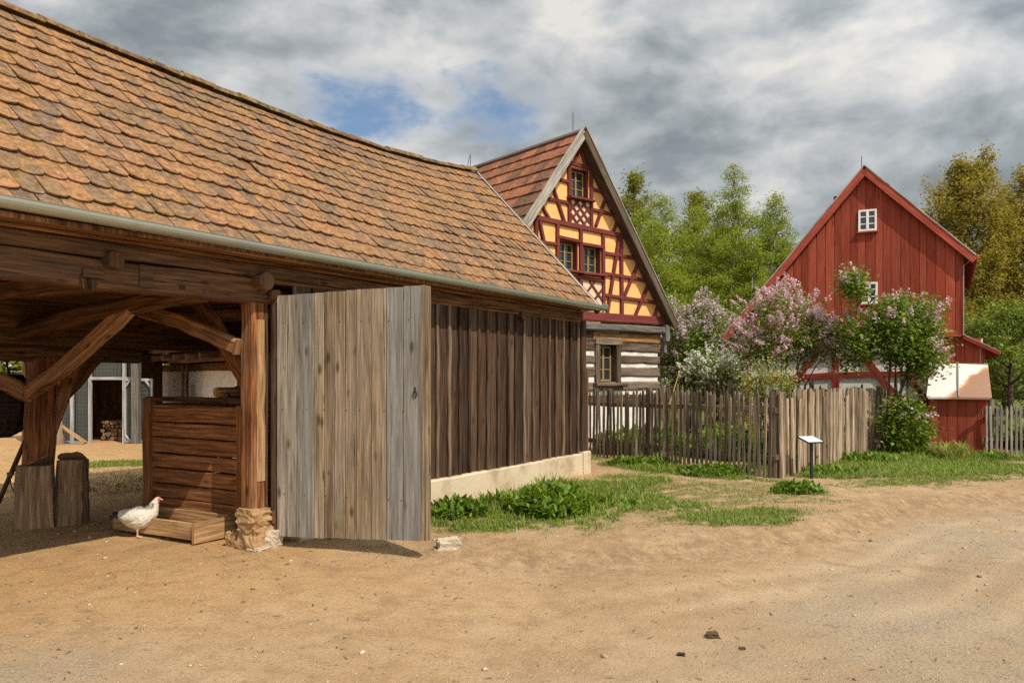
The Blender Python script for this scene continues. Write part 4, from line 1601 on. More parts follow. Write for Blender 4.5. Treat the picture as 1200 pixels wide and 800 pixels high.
for i in range(9):
    mb.beam((ax(109) + i * .08, 1.5, .1), (ax(109) + i * .08, 1.5, 2.4), .03, .03, ch=.003)
mb.build('perch_rack', M['barn_beam'], av)
# firewood inside the enclosure
fw = empty('firewood_stack', (at(122, 19.7), 19.7, 0))
tag(fw, 'low stack of split firewood inside the open enclosure door', 'firewood')
rd = random.Random(8)
for r_ in range(5):
    for c in range(8):
        mb = MB()
        x, z = c * .10 + rd.uniform(-.02, .02) - r_ * .005, .05 + r_ * .1 + rd.uniform(-.015, .015)
        mb.pole((x, rd.uniform(-.05, .05), z), (x, .4, z), rd.uniform(.045, .06), 6)
        mb.build('billet', M['stump'], fw)
rp = empty('plank_ramp', (at(72, 18.7), 18.7, 0))
tag(rp, 'small wooden ramp board propped against the netting', 'ramp')
mb = MB()
mb.beam((-.06, 0, .46), (.60, -.05, .03), .12, .04, ch=.003)
mb.build('board', M['tray'], rp)
mb = MB()
mb.beam((.0, .02, -.02), (.0, .02, .40), .08, .05, up=(0, 1, 0), ch=.003)
mb.build('prop', M['tray'], rp)
o = rock('concrete_block', (at(61, 18.4), 18.4, .27), (.30, .35, .58), 9, M['concrete'], None, rough=.04)
tag(o, 'pale rough concrete block at the corner of the bird enclosure', 'block')

# white-walled open shed
sh = empty('shed', (at(192, 22), 22, 0), math.atan2(17 - 22, at(285, 17) - at(192, 22)))
tag(sh, 'open shed with whitewashed wall and dark overhanging beams behind the barn', 'shed')
mb = MB()
mb.box(-.4, 7.4, 0, .25, -.2, 1.72)
mb.build('wall', M['white'], sh)
mb = MB(); mb.box(2.55, 2.9, -.012, .02, .98, 1.38); mb.build('niche', M['concrete'], sh)
mb = MB()
mb.beam((-1.2, .1, 1.80), (7.4, .1, 1.80), .25, .18, seg=6, jit=.01)
mb.beam((-.6, -.55, 1.98), (7.4, -.55, 1.98), .16, .16, seg=6, jit=.01)
mb.beam((-.8, -.95, 2.2), (7.4, -.95, 2.2), .14, .16, seg=6, jit=.01)
for i in range(8):
    mb.beam((i * .95, -1.0, 2.0), (i * .95, 1.5, 2.3), .11, .13)
mb.build('beam', M['barn_beam'], sh)
mb = MB()
mb.slab([(-1.3, -1.2, 2.35), (7.6, -1.2, 2.35), (7.6, 3.2, 4.6), (-1.3, 3.2, 4.6)], (0, 0, .1))
mb.slab([(-1.3, 7.6, 2.35), (-1.3, 3.2, 4.6), (7.6, 3.2, 4.6), (7.6, 7.6, 2.35)], (0, 0, .1))
mb.build('roof', M['red_tile'], sh)
mb = MB()
mb.box(-.35, 7.3, 3.6, 3.7, -.1, 3.9); mb.box(-.4, -.32, .25, 3.6, -.1, 3.5)
mb.build('rear_wall', M['barn_board'], sh)
for x in (.35, 3.1, 3.45):
    mb = MB()
    mb.tube([(x, -.35, -.1), (x + .03, -.35, 1.9)], .035, 7)
    mb.build('prop_pole', M['barn_beam'], sh)

# ------------------------------------------------------------------ half-timbered house
TO = Vector((1.587, 17.41, 0))
TG, TI = Vector((.7764, .6302, 0)), Vector((-.6302, .7764, 0))
ROT_T = math.atan2(TG.y, TG.x)
house = empty('half_timbered_house', TO, ROT_T)
tag(house, 'yellow half-timbered house with maroon beams above a dark log storey', 'house')
def face_xy(px, py, O, G):
    r0 = (px - CX) / FOC
    s_ = (O.y * r0 - O.x) / (G.x - G.y * r0)
    k = O.y + s_ * G.y
    return s_, EYE + (CY - py) / FOC * k
def h2(px, py, dy=0.0):
    return face_xy(px, py, TO + TI * dy, TG)
sa, za = h2(685, 150, -.26)
sr, zr = h2(792, 378, -.26)
SLT = (za - zr) / (sr - sa)
EX = sr - sa
A0 = sa
LH = 9.4
wallhw = 2.56
# roof
def t_eaveL(t): return Vector((A0 - EX, LH - t - .0 - .36 - .0, zr)) if False else Vector((A0 - EX, t - .24, zr))
def t_ridge(t): return Vector((A0, t - .24, za - .07))
def t_eaveR(t): return Vector((A0 + EX, t - .24, zr))
mb = MB()
tile_roof(mb, t_eaveL, t_ridge, LH, .21, .37, ncourse=14, rounded=False, lift=.045, thick=.03, seed=6)
rf = mb.build('roof', M['house_tile'], house)
mb = MB()
tile_roof(mb, t_eaveR, t_ridge, LH, .21, .37, ncourse=14, rounded=False, lift=.045, thick=.03, seed=7)
mb.build('roof', M['house_tile'], house)
mb = MB()
for ef in (t_eaveL, t_eaveR):
    P = [ef(.0) + Vector((0, 0, -.02)), ef(LH) + Vector((0, 0, -.02)), t_ridge(LH) + Vector((0, 0, -.02)), t_ridge(0) + Vector((0, 0, -.02))]
    mb.slab(P, (0, 0, -.06))
mb.build('roof_boarding', M['verge_dark'], house)
mb = MB()
rv = Vector((0, 0, .03))
mb.beam(t_ridge(.0) + rv, t_ridge(LH) + rv, .14, .07, ch=.03)
mb.build('ridge_strip', M['slate'], rf)
def verge(sgn, m):
    mb = MB()
    a = Vector((A0 + sgn * (EX + .03), -.26, zr - .10 + .0))
    b = Vector((A0 + sgn * .005, -.26, za - .085))
    mb.beam(a, b, .045, .19, up=(0, 0, 1), seg=4, jit=.002, ch=.004)
    mb.build('bargeboard', M[m], house)
    mb = MB()
    mb.beam(a + Vector((0, .0, .115)), b + Vector((0, .0, .125)), .09, .025, up=(0, 0, 1), ch=.004)
    mb.build('verge_strip', M['verge'], house)
verge(-1, 'verge'); verge(1, 'verge_dark')
mb = MB(); mb.tube([(A0, .1, za), (A0, .1, za + .42)], .008, 5); mb.tube([(A0, 4.05, za - .05), (A0 + .1, 4.05, za + .35)], .008, 5)
mb.build('lightning_rod', M['iron'], house)

from mathutils.geometry import tessellate_polygon
def holed_wall(mb, outer, holes, y, depth, mi=0):
    """wall sheet in the x-z plane with real openings and reveals"""
    loops = [[Vector((x, z, 0)) for x, z in outer]] + [[Vector((x0, z0, 0)), Vector((x0, z1, 0)), Vector((x1, z1, 0)), Vector((x1, z0, 0))] for x0, x1, z0, z1 in holes]
    flat = [p for l in loops for p in l]
    for tri in tessellate_polygon(loops):
        P = [(flat[i].x, y, flat[i].y) for i in tri]
        nrm = (Vector(P[1]) - Vector(P[0])).cross(Vector(P[2]) - Vector(P[0]))
        if nrm.y > 0: P.reverse()
        mb.face(P, None, mi)
    for x0, x1, z0, z1 in holes:
        for a, b in (((x0, z0), (x1, z0)), ((x1, z0), (x1, z1)), ((x1, z1), (x0, z1)), ((x0, z1), (x0, z0))):
            mb.face([(a[0], y, a[1]), (b[0], y, b[1]), (b[0], y + depth, b[1]), (a[0], y + depth, a[1])], None, mi)

def window(parent, x0, x1, z0, z1, y, fm, cols=2, rows=3, fw=.04, bar=.022, dark=True):
    """glazed casements: frame mesh with one pane sheet behind"""
    mb = MB()
    d = .035
    zc = (z0 + z1) / 2
    for x in (x0 + fw / 2, x1 - fw / 2):
        mb.beam((x, y, z0), (x, y, z1), fw, d, up=(0, 1, 0), ch=.004)
    for z in (z0 + fw / 2, z1 - fw / 2):
        mb.beam((x0 + fw, y, z), (x1 - fw, y, z), d, fw, ch=.004)
    for c in range(1, cols):
        x = x0 + (x1 - x0) * c / cols
        mb.beam((x, y - .004, z0 + fw), (x, y - .004, z1 - fw), fw * 1.3, d, up=(0, 1, 0), ch=.004)
    cw = (x1 - x0) / cols
    for c in range(cols):
        a, b = x0 + c * cw + fw * .7, x0 + (c + 1) * cw - fw * .7
        for r_ in range(1, rows):
            z = z0 + (z1 - z0) * r_ / rows
            mb.beam((a, y + .003, z), (b, y + .003, z), d * .7, bar, ch=.003)
        if cols == 1 or cw > .35:
            mb.beam(((a + b) / 2, y + .004, z0 + fw), ((a + b) / 2, y + .004, z1 - fw), bar, d * .7, up=(0, 1, 0), ch=.003)
    w = mb.build('window', fm, parent)
    mb = MB()
    mb.slab([(x0 + .01, y + .012, z0 + .01), (x1 - .01, y + .012, z0 + .01), (x1 - .01, y + .012, z1 - .01), (x0 + .01, y + .012, z1 - .01)], (0, .008, 0))
    mb.build('pane', M['glass'], w)
    return w

tw_ = [(*sorted((h2(670, 200)[0], h2(689, 200)[0])), h2(680, 232)[1], h2(680, 199)[1]),
       (h2(656.5, 300)[0], h2(676.5, 300)[0], h2(666, 316)[1], h2(666, 283.5)[1]),
       (h2(684.5, 300)[0], h2(703.5, 300)[0], h2(694, 320)[1], h2(694, 288.5)[1])]
zb = 2.80
apx = za - .32
out = [(-wallhw, zb), (wallhw, zb), (wallhw, zr + .25), (A0, apx + .1), (-wallhw, zr + .25)]
mb = MB()
holed_wall(mb, out, tw_, .035, .02)
mb.build('plaster_infill', M['yellow'], house)
# maroon frame, one beam after another (picture lines carried onto the gable plane)
FR = [
 # x1 y1 x2 y2 width(m)
 (666.2, 190, 692, 197.2, .13), (667.2, 188, 668, 263, .14), (693.4, 194, 693.8, 269, .14),
 (681.5, 171, 673.5, 191, .10), (680, 174, 687, 195, .10),
 (653, 209.5, 667, 213.2, .11), (638.5, 232, 667, 238, .12), (694, 221.3, 708, 225.2, .11), (694, 245.3, 723, 252.6, .12),
 (647.5, 216, 663, 263.5, .11), (634.7, 240, 645, 257.5, .10), (710, 233, 698.5, 265, .11), (725, 257, 719, 271.5, .10),
 (618, 252.6, 733, 277.2, .17),
 (628.5, 258, 628.5, 300, .15), (653.6, 263, 653.6, 318, .13), (681, 269, 681, 330, .13), (707, 275, 707.6, 364, .13), (728, 279, 729, 372, .14),
 (632.5, 259, 641, 300, .11), (725.5, 279, 711.5, 369, .12),
 (624, 282, 654, 286.5, .11), (708, 296.5, 748, 303, .12), (708, 320.5, 759.5, 329, .12), (708, 345.8, 770, 354.6, .12),
 (654, 277.6, 681, 283.4, .11), (681, 285.5, 707, 290, .11),
 (749, 306, 731.5, 347, .11), (760, 332, 743, 373, .11), (771.5, 357, 765, 375.5, .10),
 (655, 321, 708, 329.5, .10),
 (680, 327, 681, 372, .14), (654, 318, 655, 360, .13), (640, 300, 654, 335, .10),
]
mb = MB()
for i, (x1, y1, x2, y2, w) in enumerate(FR):
    a, b = h2(x1, y1), h2(x2, y2)
    pr = -.004 - .0011 * i
    w *= .63
    mb.beam((a[0], pr + .03, a[1]), (b[0], pr + .03, b[1]), w if abs(x1 - x2) < abs(y1 - y2) * 1.5 else .07, .07 if abs(x1 - x2) < abs(y1 - y2) * 1.5 else w, up=(0, 1, 0) if abs(x1 - x2) < abs(y1 - y2) * 1.5 else (0, 0, 1), ch=.008, seg=3, jit=.002)
mb.beam((-2.66, .035, 2.905), (2.66, .035, 2.905), .15, .19, ch=.01, seg=6, jit=.003)
mb.build('timber_frame', M['maroon'], house)
# lattice panels
def lattice(px0, px1, py0, py1, nx, seedy):
    a, b = h2(px0, py1), h2(px1, py0)
    x0, x1 = a[0], b[0]
    z0 = h2((px0 + px1) / 2, py1)[1]; z1 = h2((px0 + px1) / 2, py0)[1]
    W_, H_ = x1 - x0, z1 - z0
    mb = MB()
    mb.box(x0, x1, .020, .05, z0, z1, ch=0)
    o = mb.build('lattice_panel', M['lattice_back'], house)
    mb = MB()
    st = W_ / nx
    for dr in (1, -1):
        c = -H_
        while c < W_:
            # line x = c + s, z = s clipped to the panel
            s0, s1 = max(0, -c), min(H_, W_ - c)
            if s1 - s0 > .04:
                A = (x0 + c + s0, z0 + s0) if dr > 0 else (x1 - c - s0, z0 + s0)
                B = (x0 + c + s1, z0 + s1) if dr > 0 else (x1 - c - s1, z0 + s1)
                mb.beam((A[0], .012 if dr > 0 else .006, A[1]), (B[0], .012 if dr > 0 else .006, B[1]), .02, .05, up=(0, 0, 1), ch=.003)
            c += st
    mb.build('slat', M['maroon'], o)
lattice(669.5, 691.5, 236, 266, 2.6, 1)
lattice(682.5, 706, 330, 365, 1.6, 2)
lattice(656, 679, 326, 355, 1.6, 3)
for (x0, x1, z0, z1) in tw_:
    w = window(house, x0 + .01, x1 - .01, z0 + .01, z1 - .01, .15, M['ochre'], 2, 3, .035, .018)
    mb = MB()
    for xx in (x0 - .012, x1 + .012):
        mb.beam((xx, .11, z0 - .02), (xx, .11, z1 + .02), .03, .20, up=(0, 1, 0), ch=0)
    for zz_ in (z0 - .012, z1 + .012):
        mb.beam((x0 - .02, .11, zz_), (x1 + .02, .11, zz_), .20, .03, ch=0)
    mb.build('reveal', M['maroon'], w)
    mb = MB()
    mb.beam((x0 - .12, -.03, z0 - .035), (x1 + .12, -.03, z0 - .035), .17, .055, ch=.01)
    mb.build('sill', M['maroon'], w)
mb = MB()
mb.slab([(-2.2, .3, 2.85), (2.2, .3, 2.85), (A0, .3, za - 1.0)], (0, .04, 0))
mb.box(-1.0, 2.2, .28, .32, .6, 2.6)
mb.build('dark_interior', M['dark'], house)
# log storey
lx0, lx1 = h2(703, 425)[0], h2(722, 425)[0]
lz0, lz1 = 1.47, 2.27
rows = [(2.36, 2.62), (2.165, 2.36), (1.895, 2.05), (1.585, 1.775), (1.27, 1.445), (.99, 1.16)]
lm = MB()
rd = random.Random(4)
for (z0, z1) in rows:
    zc, h = (z0 + z1) / 2, z1 - z0 + .02
    spans = [(-2.55, 2.50)]
    if z1 > lz0 - .02 and z0 < lz1 + .1:
        spans = [(-2.55, lx0 - .13), (lx1 + .13, 2.50)]
    for a, b in spans:
        lm.beam((a, .09, zc), (b, .09, zc + rd.uniform(-.012, .012)), .18, h, seg=7, jit=.007, ch=.022)
log_o = lm.build('log_wall', M['log'], house)
mb = MB()
mb.box(-2.5, lx0 - .1, .04, .22, .95, 2.60, ch=0); mb.box(lx1 + .1, 2.46, .04, .22, .95, 2.60, ch=0)
mb.box(lx0 - .1, lx1 + .1, .04, .22, .95, lz0 - .03, ch=0); mb.box(lx0 - .1, lx1 + .1, .04, .22, lz1 + .06, 2.6, ch=0)
mb.box(-2.52, 2.48, .02, .25, -.2, .96, ch=.01)
mb.build('white_wall', M['white'], house)
mb = MB()
mb.beam((.25, .012, 2.475), (2.44, .012, 2.46), .06, .19, seg=5, jit=.006)
mb.beam((-.8, .02, 2.765), (.45, .02, 2.765), .12, .06, seg=3, jit=.004)
mb.build('fresh_plank', M['log_orange'], log_o)
mb = MB()
mb.beam((-2.7, -.06, 2.69), (2.60, -.06, 2.665), .20, .16, seg=8, jit=.008, ch=.03)
mb.build('jetty_beam', M['log_grey'], house)
for x in (-.28, 2.58):
    mb = MB()
    mb.beam((x, -.12, 2.42), (x, -.12, 2.80), .12, .14, up=(0, 1, 0), ch=.02, seg=3, jit=.008)
    mb.beam((x, -.06, 2.15), (x, -.06, 2.44), .09, .12, up=(0, 1, 0), ch=.02, seg=3, jit=.008)
    mb.build('bracket', M['log_grey'], house)
w = window(house, lx0, lx1, lz0, lz1, .17, M['ochre'], 2, 3, .045, .022)
mb = MB()
for x in (lx0 - .07, lx1 + .07):
    mb.beam((x, .045, lz0 - .05), (x, .045, lz1 + .02), .14, .15, up=(0, 1, 0), ch=.01, seg=3, jit=.003)
mb.beam((lx0 - .17, .035, lz1 + .09), (lx1 + .17, .035, lz1 + .09), .17, .14, ch=.012, seg=3, jit=.003)
mb.build('frame', M['log'], w)
mb = MB()
mb.beam((lx0 - .22, -.02, lz0 - .07), (lx1 + .24, -.02, lz0 - .07), .24, .07, ch=.015)
mb.build('sill', M['log'], w)
# long walls and rear
mb = MB()
mb.box(-2.5, -2.3, .28, LH - .7, -.2, 2.85); mb.box(2.26, 2.44, .28, LH - .7, -.2, 2.85)
mb.box(-2.5, 2.44, LH - .7, LH - .5, -.2, 2.85)
mb.build('side_wall', M['log'], house)
mb = MB()
mb.slab([(-2.5, LH - .5, 2.8), (2.44, LH - .5, 2.8), (2.44, LH - .5, zr + .2), (A0, LH - .5, apx), (-2.5, LH - .5, zr + .2)], (0, .05, 0))
mb.build('rear_gable', M['yellow'], house)

# ------------------------------------------------------------------ red barn-house
RO = Vector((10.32, 18.2, 0))
RG, RI = Vector((.8772, -.4801, 0)), Vector((.4801, .8772, 0))
ROT_R = math.atan2(RG.y, RG.x)
red = empty('red_house', RO, ROT_R)
tag(red, 'tall red boarded gable house with white half-timbered ground floor', 'house')
def r2(px, py, dy=0.0):
    return face_xy(px, py, RO + RI * dy, RG)
ra, rza = r2(1013, 195, -.10)
rrx, rrz = r2(1141, 297, -.10)
rlx, rlz = r2(878, 358, -.10)
sr_ = (rza - rrz) / (rrx - ra)
sl_ = (rza - rlz) / (ra - rlx)
RX, LXE = rrx + .06, -5.42
zRe, zLe = rza - sr_ * (RX - ra), rza - sl_ * (ra - LXE)
LR = 6.6
def r_ridge(t): return Vector((ra, t - .12, rza - .05))
def r_eR(t): return Vector((RX, t - .12, zRe - .05))
def r_eL(t): return Vector((LXE, t - .12, zLe - .05))
mb = MB()
tile_roof(mb, r_eR, r_ridge, LR, .2, .26, rounded=True, seed=8, lift=.035, thick=.02)
rr1 = mb.build('roof', M['red_tile'], red)
mb = MB()
tile_roof(mb, r_eL, r_ridge, LR, .2, .26, rounded=True, seed=9, lift=.035, thick=.02)
mb.build('roof', M['red_tile'], red)
mb = MB()
for ef in (r_eR, r_eL):
    mb.slab([ef(0) + Vector((0, 0, -.01)), ef(LR) + Vector((0, 0, -.01)), r_ridge(LR) + Vector((0, 0, -.01)), r_ridge(0) + Vector((0, 0, -.01))], (0, 0, -.05))
for k in range(9):
    y = .2 + k * .75
    mb.beam((RX - .02, y, zRe - .13), (RX - .6, y, zRe - .13 + .58 * sr_), .10, .10)
mb.build('roof_boarding', M['redtimber'], red)
mb = MB(); ridge_caps(mb, lambda t: r_ridge(t) + Vector((0, 0, .03)), LR, .4, .08); mb.build('ridge_tile', M['red_tile'], rr1)
for (ex, ez) in ((RX - .02, zRe), (LXE, zLe)):
    mb = MB()
    mb.beam((ex, -.13, ez - .09), (ra, -.13, rza - .095), .05, .19, up=(0, 0, 1), ch=.005)
    mb.build('bargeboard', M['redtrim'], red)
    mb = MB()
    mb.beam((ex, -.12, ez + .02), (ra, -.12, rza + .02), .10, .03, up=(0, 0, 1), ch=.004)
    mb.build('verge_strip', M['verge'], red)
mb = MB(); mb.tube([(ra - .08, .1, rza), (ra - .08, .1, rza + .3)], .008, 5); mb.build('lightning_rod', M['iron'], red)
mb = MB(); mb.beam((ra - .62, .3, rza - .62 * sl_ + .02), (ra - .62, .3, rza - .62 * sl_ + .16), .22, .16, up=(0, 1, 0)); mb.build('roof_vent', M['iron'], red)
# vertical red boards
def skz(x): return 2.536 + (x / -4.996) * (2.284 - 2.536)
mb = MB()
x = -4.97
rd = random.Random(6)
while x < -.01:
    w = min(rd.uniform(.15, .215), 0 - x)
    if w < .03: break
    xm = x + w / 2
    zt = rza - .13 - (sr_ * (xm - ra) if xm > ra else sl_ * (ra - xm))
    dpt = rd.uniform(-.004, .004)
    mb.beam((xm, .0 + dpt, skz(xm)), (xm, .0 + dpt, zt), w - .013, .028, up=(0, 1, 0), ch=.005, seg=2)
    mb.beam((x + w, .012, skz(xm)), (x + w, .012, zt - .1), .03, .02, up=(0, 1, 0), ch=0)
    x += w
mb.build('board_cladding', M['redboard'], red)
mb = MB()
mb.beam((-5.02, -.05, 2.265), (.02, -.05, 2.52), .10, .035, ch=.004)
mb.build('drip_board', M['redtrim'], red)
mb = MB()
mb.slab([(-4.9, .05, 2.4), (-.05, .05, 2.4), (-.05, .05, 4.05), (ra, .05, rza - .3), (-4.9, .05, 2.9)], (0, .04, 0))
mb.build('gable_backing', M['redtimber'], red)
for (pa, pb) in (((1006, 246), (1027.5, 271)), ((1009, 331), (1028.5, 356))):
    a, b = r2(*pa), r2(*pb)
    z1 = (r2(pa[0], pa[1])[1] + r2(pb[0], pa[1])[1]) / 2; z0 = (r2(pa[0], pb[1])[1] + r2(pb[0], pb[1])[1]) / 2
    w = window(red, a[0], b[0], z0, z1, -.032, M['whitepaint'], 2, 3, .045, .022)
    mb = MB(); mb.beam((a[0] - .03, -.05, z0 - .025), (b[0] + .03, -.05, z0 - .025), .08, .035, ch=.004); mb.build('sill', M['redtrim'], w)
# ground floor
mb = MB(); mb.box(-4.93, .38, .10, .3, -.3, 2.45, ch=0); mb.build('white_wall', M['white'], red)
mb = MB()
def tb(x0, z0, x1, z1, w, k=[0]):
    k[0] += 1
    v = abs(z1 - z0) > abs(x1 - x0) * .8
    y = .085 - .0012 * k[0]
    mb.beam((x0, y, z0), (x1, y, z1), w if v else .06, .06 if v else w, up=(0, 1, 0) if v else (0, 0, 1), ch=.006, seg=3, jit=.002)
tb(-4.86, .2, -4.86, 2.25, .17); tb(-2.74, .2, -2.74, 2.38, .17); tb(-.62, .2, -.62, 2.45, .16)
tb(-4.9, 1.46, -2.7, 1.62, .14); tb(-2.7, 1.62, -.1, 1.66, .13)
tb(-3.05, 2.32, -4.25, .75, .15); tb(-2.3, 2.35, -1.25, .9, .15)
tb(-4.93, .28, -.0, .30, .16); tb(-4.93, 2.27, 0, 2.46, .10)
tb(-1.5, .95, -.1, .95, .12); tb(-1.2, .95, -.55, .38, .12); tb(-1.2, 1.66, -.7, .98, .1)
mb.build('timber_frame', M['redtimber'], red)
mb = MB(); mb.beam((-4.95, .06, -.1), (.38, .06, -.1), .24, .62, ch=.02, seg=8, jit=.008); mb.build('plinth', M['stone_pale'], red)
mb = MB()
mb.box(-4.95, -4.8, .3, 6.2, -.2, 2.95); mb.box(-.14, -.01, .1, 6.2, 2.3, 4.1); mb.box(-4.95, .3, 6.1, 6.25, -.2, 2.1)
mb.slab([(-4.9, 6.2, 2.1), (-.05, 6.2, 2.1), (-.05, 6.2, 4.0), (ra, 6.2, rza - .3), (-4.9, 6.2, 2.9)], (0, .05, 0))
mb.build('side_wall', M['redboard'], red)
# lean-to along the right side
lt = empty('lean_to', (0, 0, 0)); lt.parent = red
mb = MB()
x = -.72
while x < .40:
    w = min(.185, .42 - x)
    xm = x + w / 2
    zt = 2.49 if xm < 0 else 2.49 - xm * .545
    mb.beam((xm, -.012, 1.80), (xm, -.012, zt), w - .008, .026, up=(0, 1, 0), ch=.003)
    x += w
mb.beam((-.15, .02, 1.8), (-.15, .02, 2.45), 1.0, .012, up=(0, 1, 0), ch=0)
mb.build('board_wall', M['redboard'], lt)
mb = MB(); mb.box(.32, .40, .02, 6.2, -.2, 2.26); mb.build('side_wall', M['redboard'], lt)
mb = MB()
mb.slab([(-.02, -.14, 2.52), (.70, -.14, 2.125), (.70, 6.3, 2.125), (-.02, 6.3, 2.52)], (0, 0, -.07))
mb.build('roof_boarding', M['redtimber'], lt)
mb = MB()
mb.slab([(-.02, -.15, 2.552), (.72, -.15, 2.147), (.72, 6.3, 2.147), (-.02, 6.3, 2.552)], (0, 0, -.022))
mb.build('roof', M['verge'], lt)
mb = MB(); mb.beam((0, -.15, 2.475), (.68, -.15, 2.10), .03, .085, ch=.003); mb.build('bargeboard', M['redtimber'], lt)
# small projecting closet with a rusty sheet-metal roof
an = empty('closet', (0, 0, 0)); an.parent = red
mb = MB()
xs_ = [-.69, -.505, -.32, -.14, .04, .235, .426]
rd = random.Random(3)
for a, b in zip(xs_[:-1], xs_[1:]):
    mb.beam(((a + b) / 2, -1.1 + rd.uniform(-.004, .004), -.22), ((a + b) / 2, -1.1, 1.16), b - a - .007, .028, up=(0, 1, 0), ch=.004)
mb.beam((-.13, -1.082, -.2), (-.13, -1.082, 1.14), 1.1, .008, up=(0, 1, 0), ch=0)
for k in range(6):
    y0 = -1.08 + k * .185
    for xx in (-.68, .415):
        mb.beam((xx, y0 + .09, -.22), (xx, y0 + .09, 1.18 + .10 * k), .028, .178, up=(0, 1, 0), ch=.004)
mb.build('board_wall', M['redboard'], an)
mb = MB()
q = 8
for hx_ in ((-.70, -.115), (-.112, .475)):
    rowp = []
    for k in range(q + 1):
        f = k / q
        y = -.01 - 1.22 * f
        z = 1.885 - .75 * f - .02 * math.sin(f * 3.1)
        ins = .04 * (1 - f)
        xa = hx_[0] + (.19 * (1 - f) * .15 if hx_[0] < -.5 else 0) - (.03 * f if hx_[0] < -.5 else 0)
        xb = hx_[1] + (.03 * f if hx_[1] > .3 else 0)
        rowp.append(((xa, y, z), (xb, y, z)))
    for k in range(q):
        a, b = rowp[k], rowp[k + 1]
        mb.slab([a[0], a[1], b[1], b[0]], (0, 0, -.012))
    mb.beam((hx_[0], -1.235, 1.115), (hx_[1], -1.235, 1.115), .02, .05, ch=.003)
mb.build('roof', M['sheet'], an)
mb = MB(); mb.beam((-.1135, -.02, 1.90), (-.1135, -1.23, 1.15), .025, .03, ch=.004); mb.build('roof_seam', M['slate'], an)
mb = MB(); mb.tube([(.33, -.035, 1.90), (.33, -.035, 2.42)], .008, 5); mb.tube([(.0, -.03, 2.55), (.0, -.035, 4.1), (.12, -.08, 4.2)], .01, 5)
mb.build('downpipe', M['slate'], red)

# ------------------------------------------------------------------ picket fences
def fence(name, label, A, B, h, spacing, w, seed, mat, post_at, round_=False, hv=.05, proud=-1, z_rails=(.32, 1.05), post_h=None, mat2=None):
    A, B = Vector((*A, 0)), Vector((*B, 0))
    d = (B - A); L = d.length; d.normalize()
    nrm = Vector((d.y, -d.x, 0)) * -proud
    rz = math.atan2(d.y, d.x)
    rd = random.Random(seed)
    root = empty(name, A, rz)
    tag(root, label, 'fence')
    variants = []
    for v in range(6):
        mb = MB()
        hh = h + rd.uniform(-hv, hv)
        ww = w * (rd.uniform(.8, 1.2) if round_ else rd.uniform(.92, 1.08))
        if round_:
            prof = [(ww * .5 * math.cos(a), ww * .5 * math.sin(a)) for a in [2 * math.pi * i / 7 for i in range(7)]]
            mb.prism(prof, (0, 0, -.12), (rd.uniform(-.015, .015), rd.uniform(-.01, .01), hh), up=(0, 1, 0), seg=5, jit=.005, taper=rd.uniform(.72, .9))
        else:
            mb.beam((0, 0, -.05), (0, 0, hh - .05), ww, .022, up=(0, 1, 0), ch=.004, seg=4, jit=.003, taper=.93)
            mb.beam((0, 0, hh - .05), (0, 0, hh), ww * .9, .02, up=(0, 1, 0), ch=.004, taper=.45)
        variants.append(mb.mesh('picket'))
    n = int(L / spacing)
    y0 = proud * .035
    for i in range(n):
        s_ = spacing * (i + .5) + rd.uniform(-.012, .012) * (1 if round_ else .5)
        P = A + d * s_
        o = bpy.data.objects.new('picket', variants[rd.randrange(6)])
        if len(o.data.materials) == 0: o.data.materials.append(M[mat if (mat2 is None or rd.random() < .6) else mat2])
        COL.objects.link(o)
        o.parent = root
        o.location = (s_, y0 + rd.uniform(-.018, .018) * (1.5 if round_ else .4), float(ground_z(P.x, P.y)) + rd.uniform(-.015, .02))
        o.rotation_euler = (rd.uniform(-.012, .012), rd.uniform(-.028, .028), rd.choice((0, math.pi)) + rd.uniform(-.15, .15))
    for z in z_rails:
        mb = MB()
        mb.beam((-.02, .012 * -proud + .0, z), (L, .012 * -proud, z + rd.uniform(-.02, .02)), .045, .085, seg=9, jit=.006, ch=.01)
        mb.build('rail', M['picket_dark'], root)
    for s_ in post_at:
        mb = MB()
        ph = post_h or h + .05
        mb.beam((s_, -proud * .07, -.1), (s_ + .01, -proud * .07, ph), .10, .09, up=(0, 1, 0), seg=4, jit=.006, ch=.014)
        mb.build('post', M['picket_dark'], root)
    return root
fence('picket_fence', 'open brown picket fence running from the barn corner to the garden corner', (1.36, 15.95), (4.12, 12.46), 1.33, .094, .054, 1, 'picket', (.05, 1.76, 4.4), hv=.04, proud=-1, mat2='picket_dark')
fence('picket_fence', 'dense pale stick fence from the garden corner towards the red house', (4.15, 12.44), (8.66, 18.55), 1.31, .118, .080, 2, 'picket_light', (.06, 2.5, 5.0, 7.4), round_=True, hv=.085, proud=-1, mat2='picket')
fence('picket_fence', 'old dark picket fence across the back of the garden', (2.95, 18.9), (8.35, 18.62), 1.38, .105, .05, 3, 'picket_dark', (.1, 2.2, 4.1), hv=.09, proud=-1, post_h=1.5)
fence('picket_fence', 'grey picket fence right of the red closet', (9.99, 16.9), (14.6, 17.6), 1.05, .118, .06, 4, 'picket_grey', (.25, 2.3, 4.5), hv=.02, proud=-1, z_rails=(.25, .82))

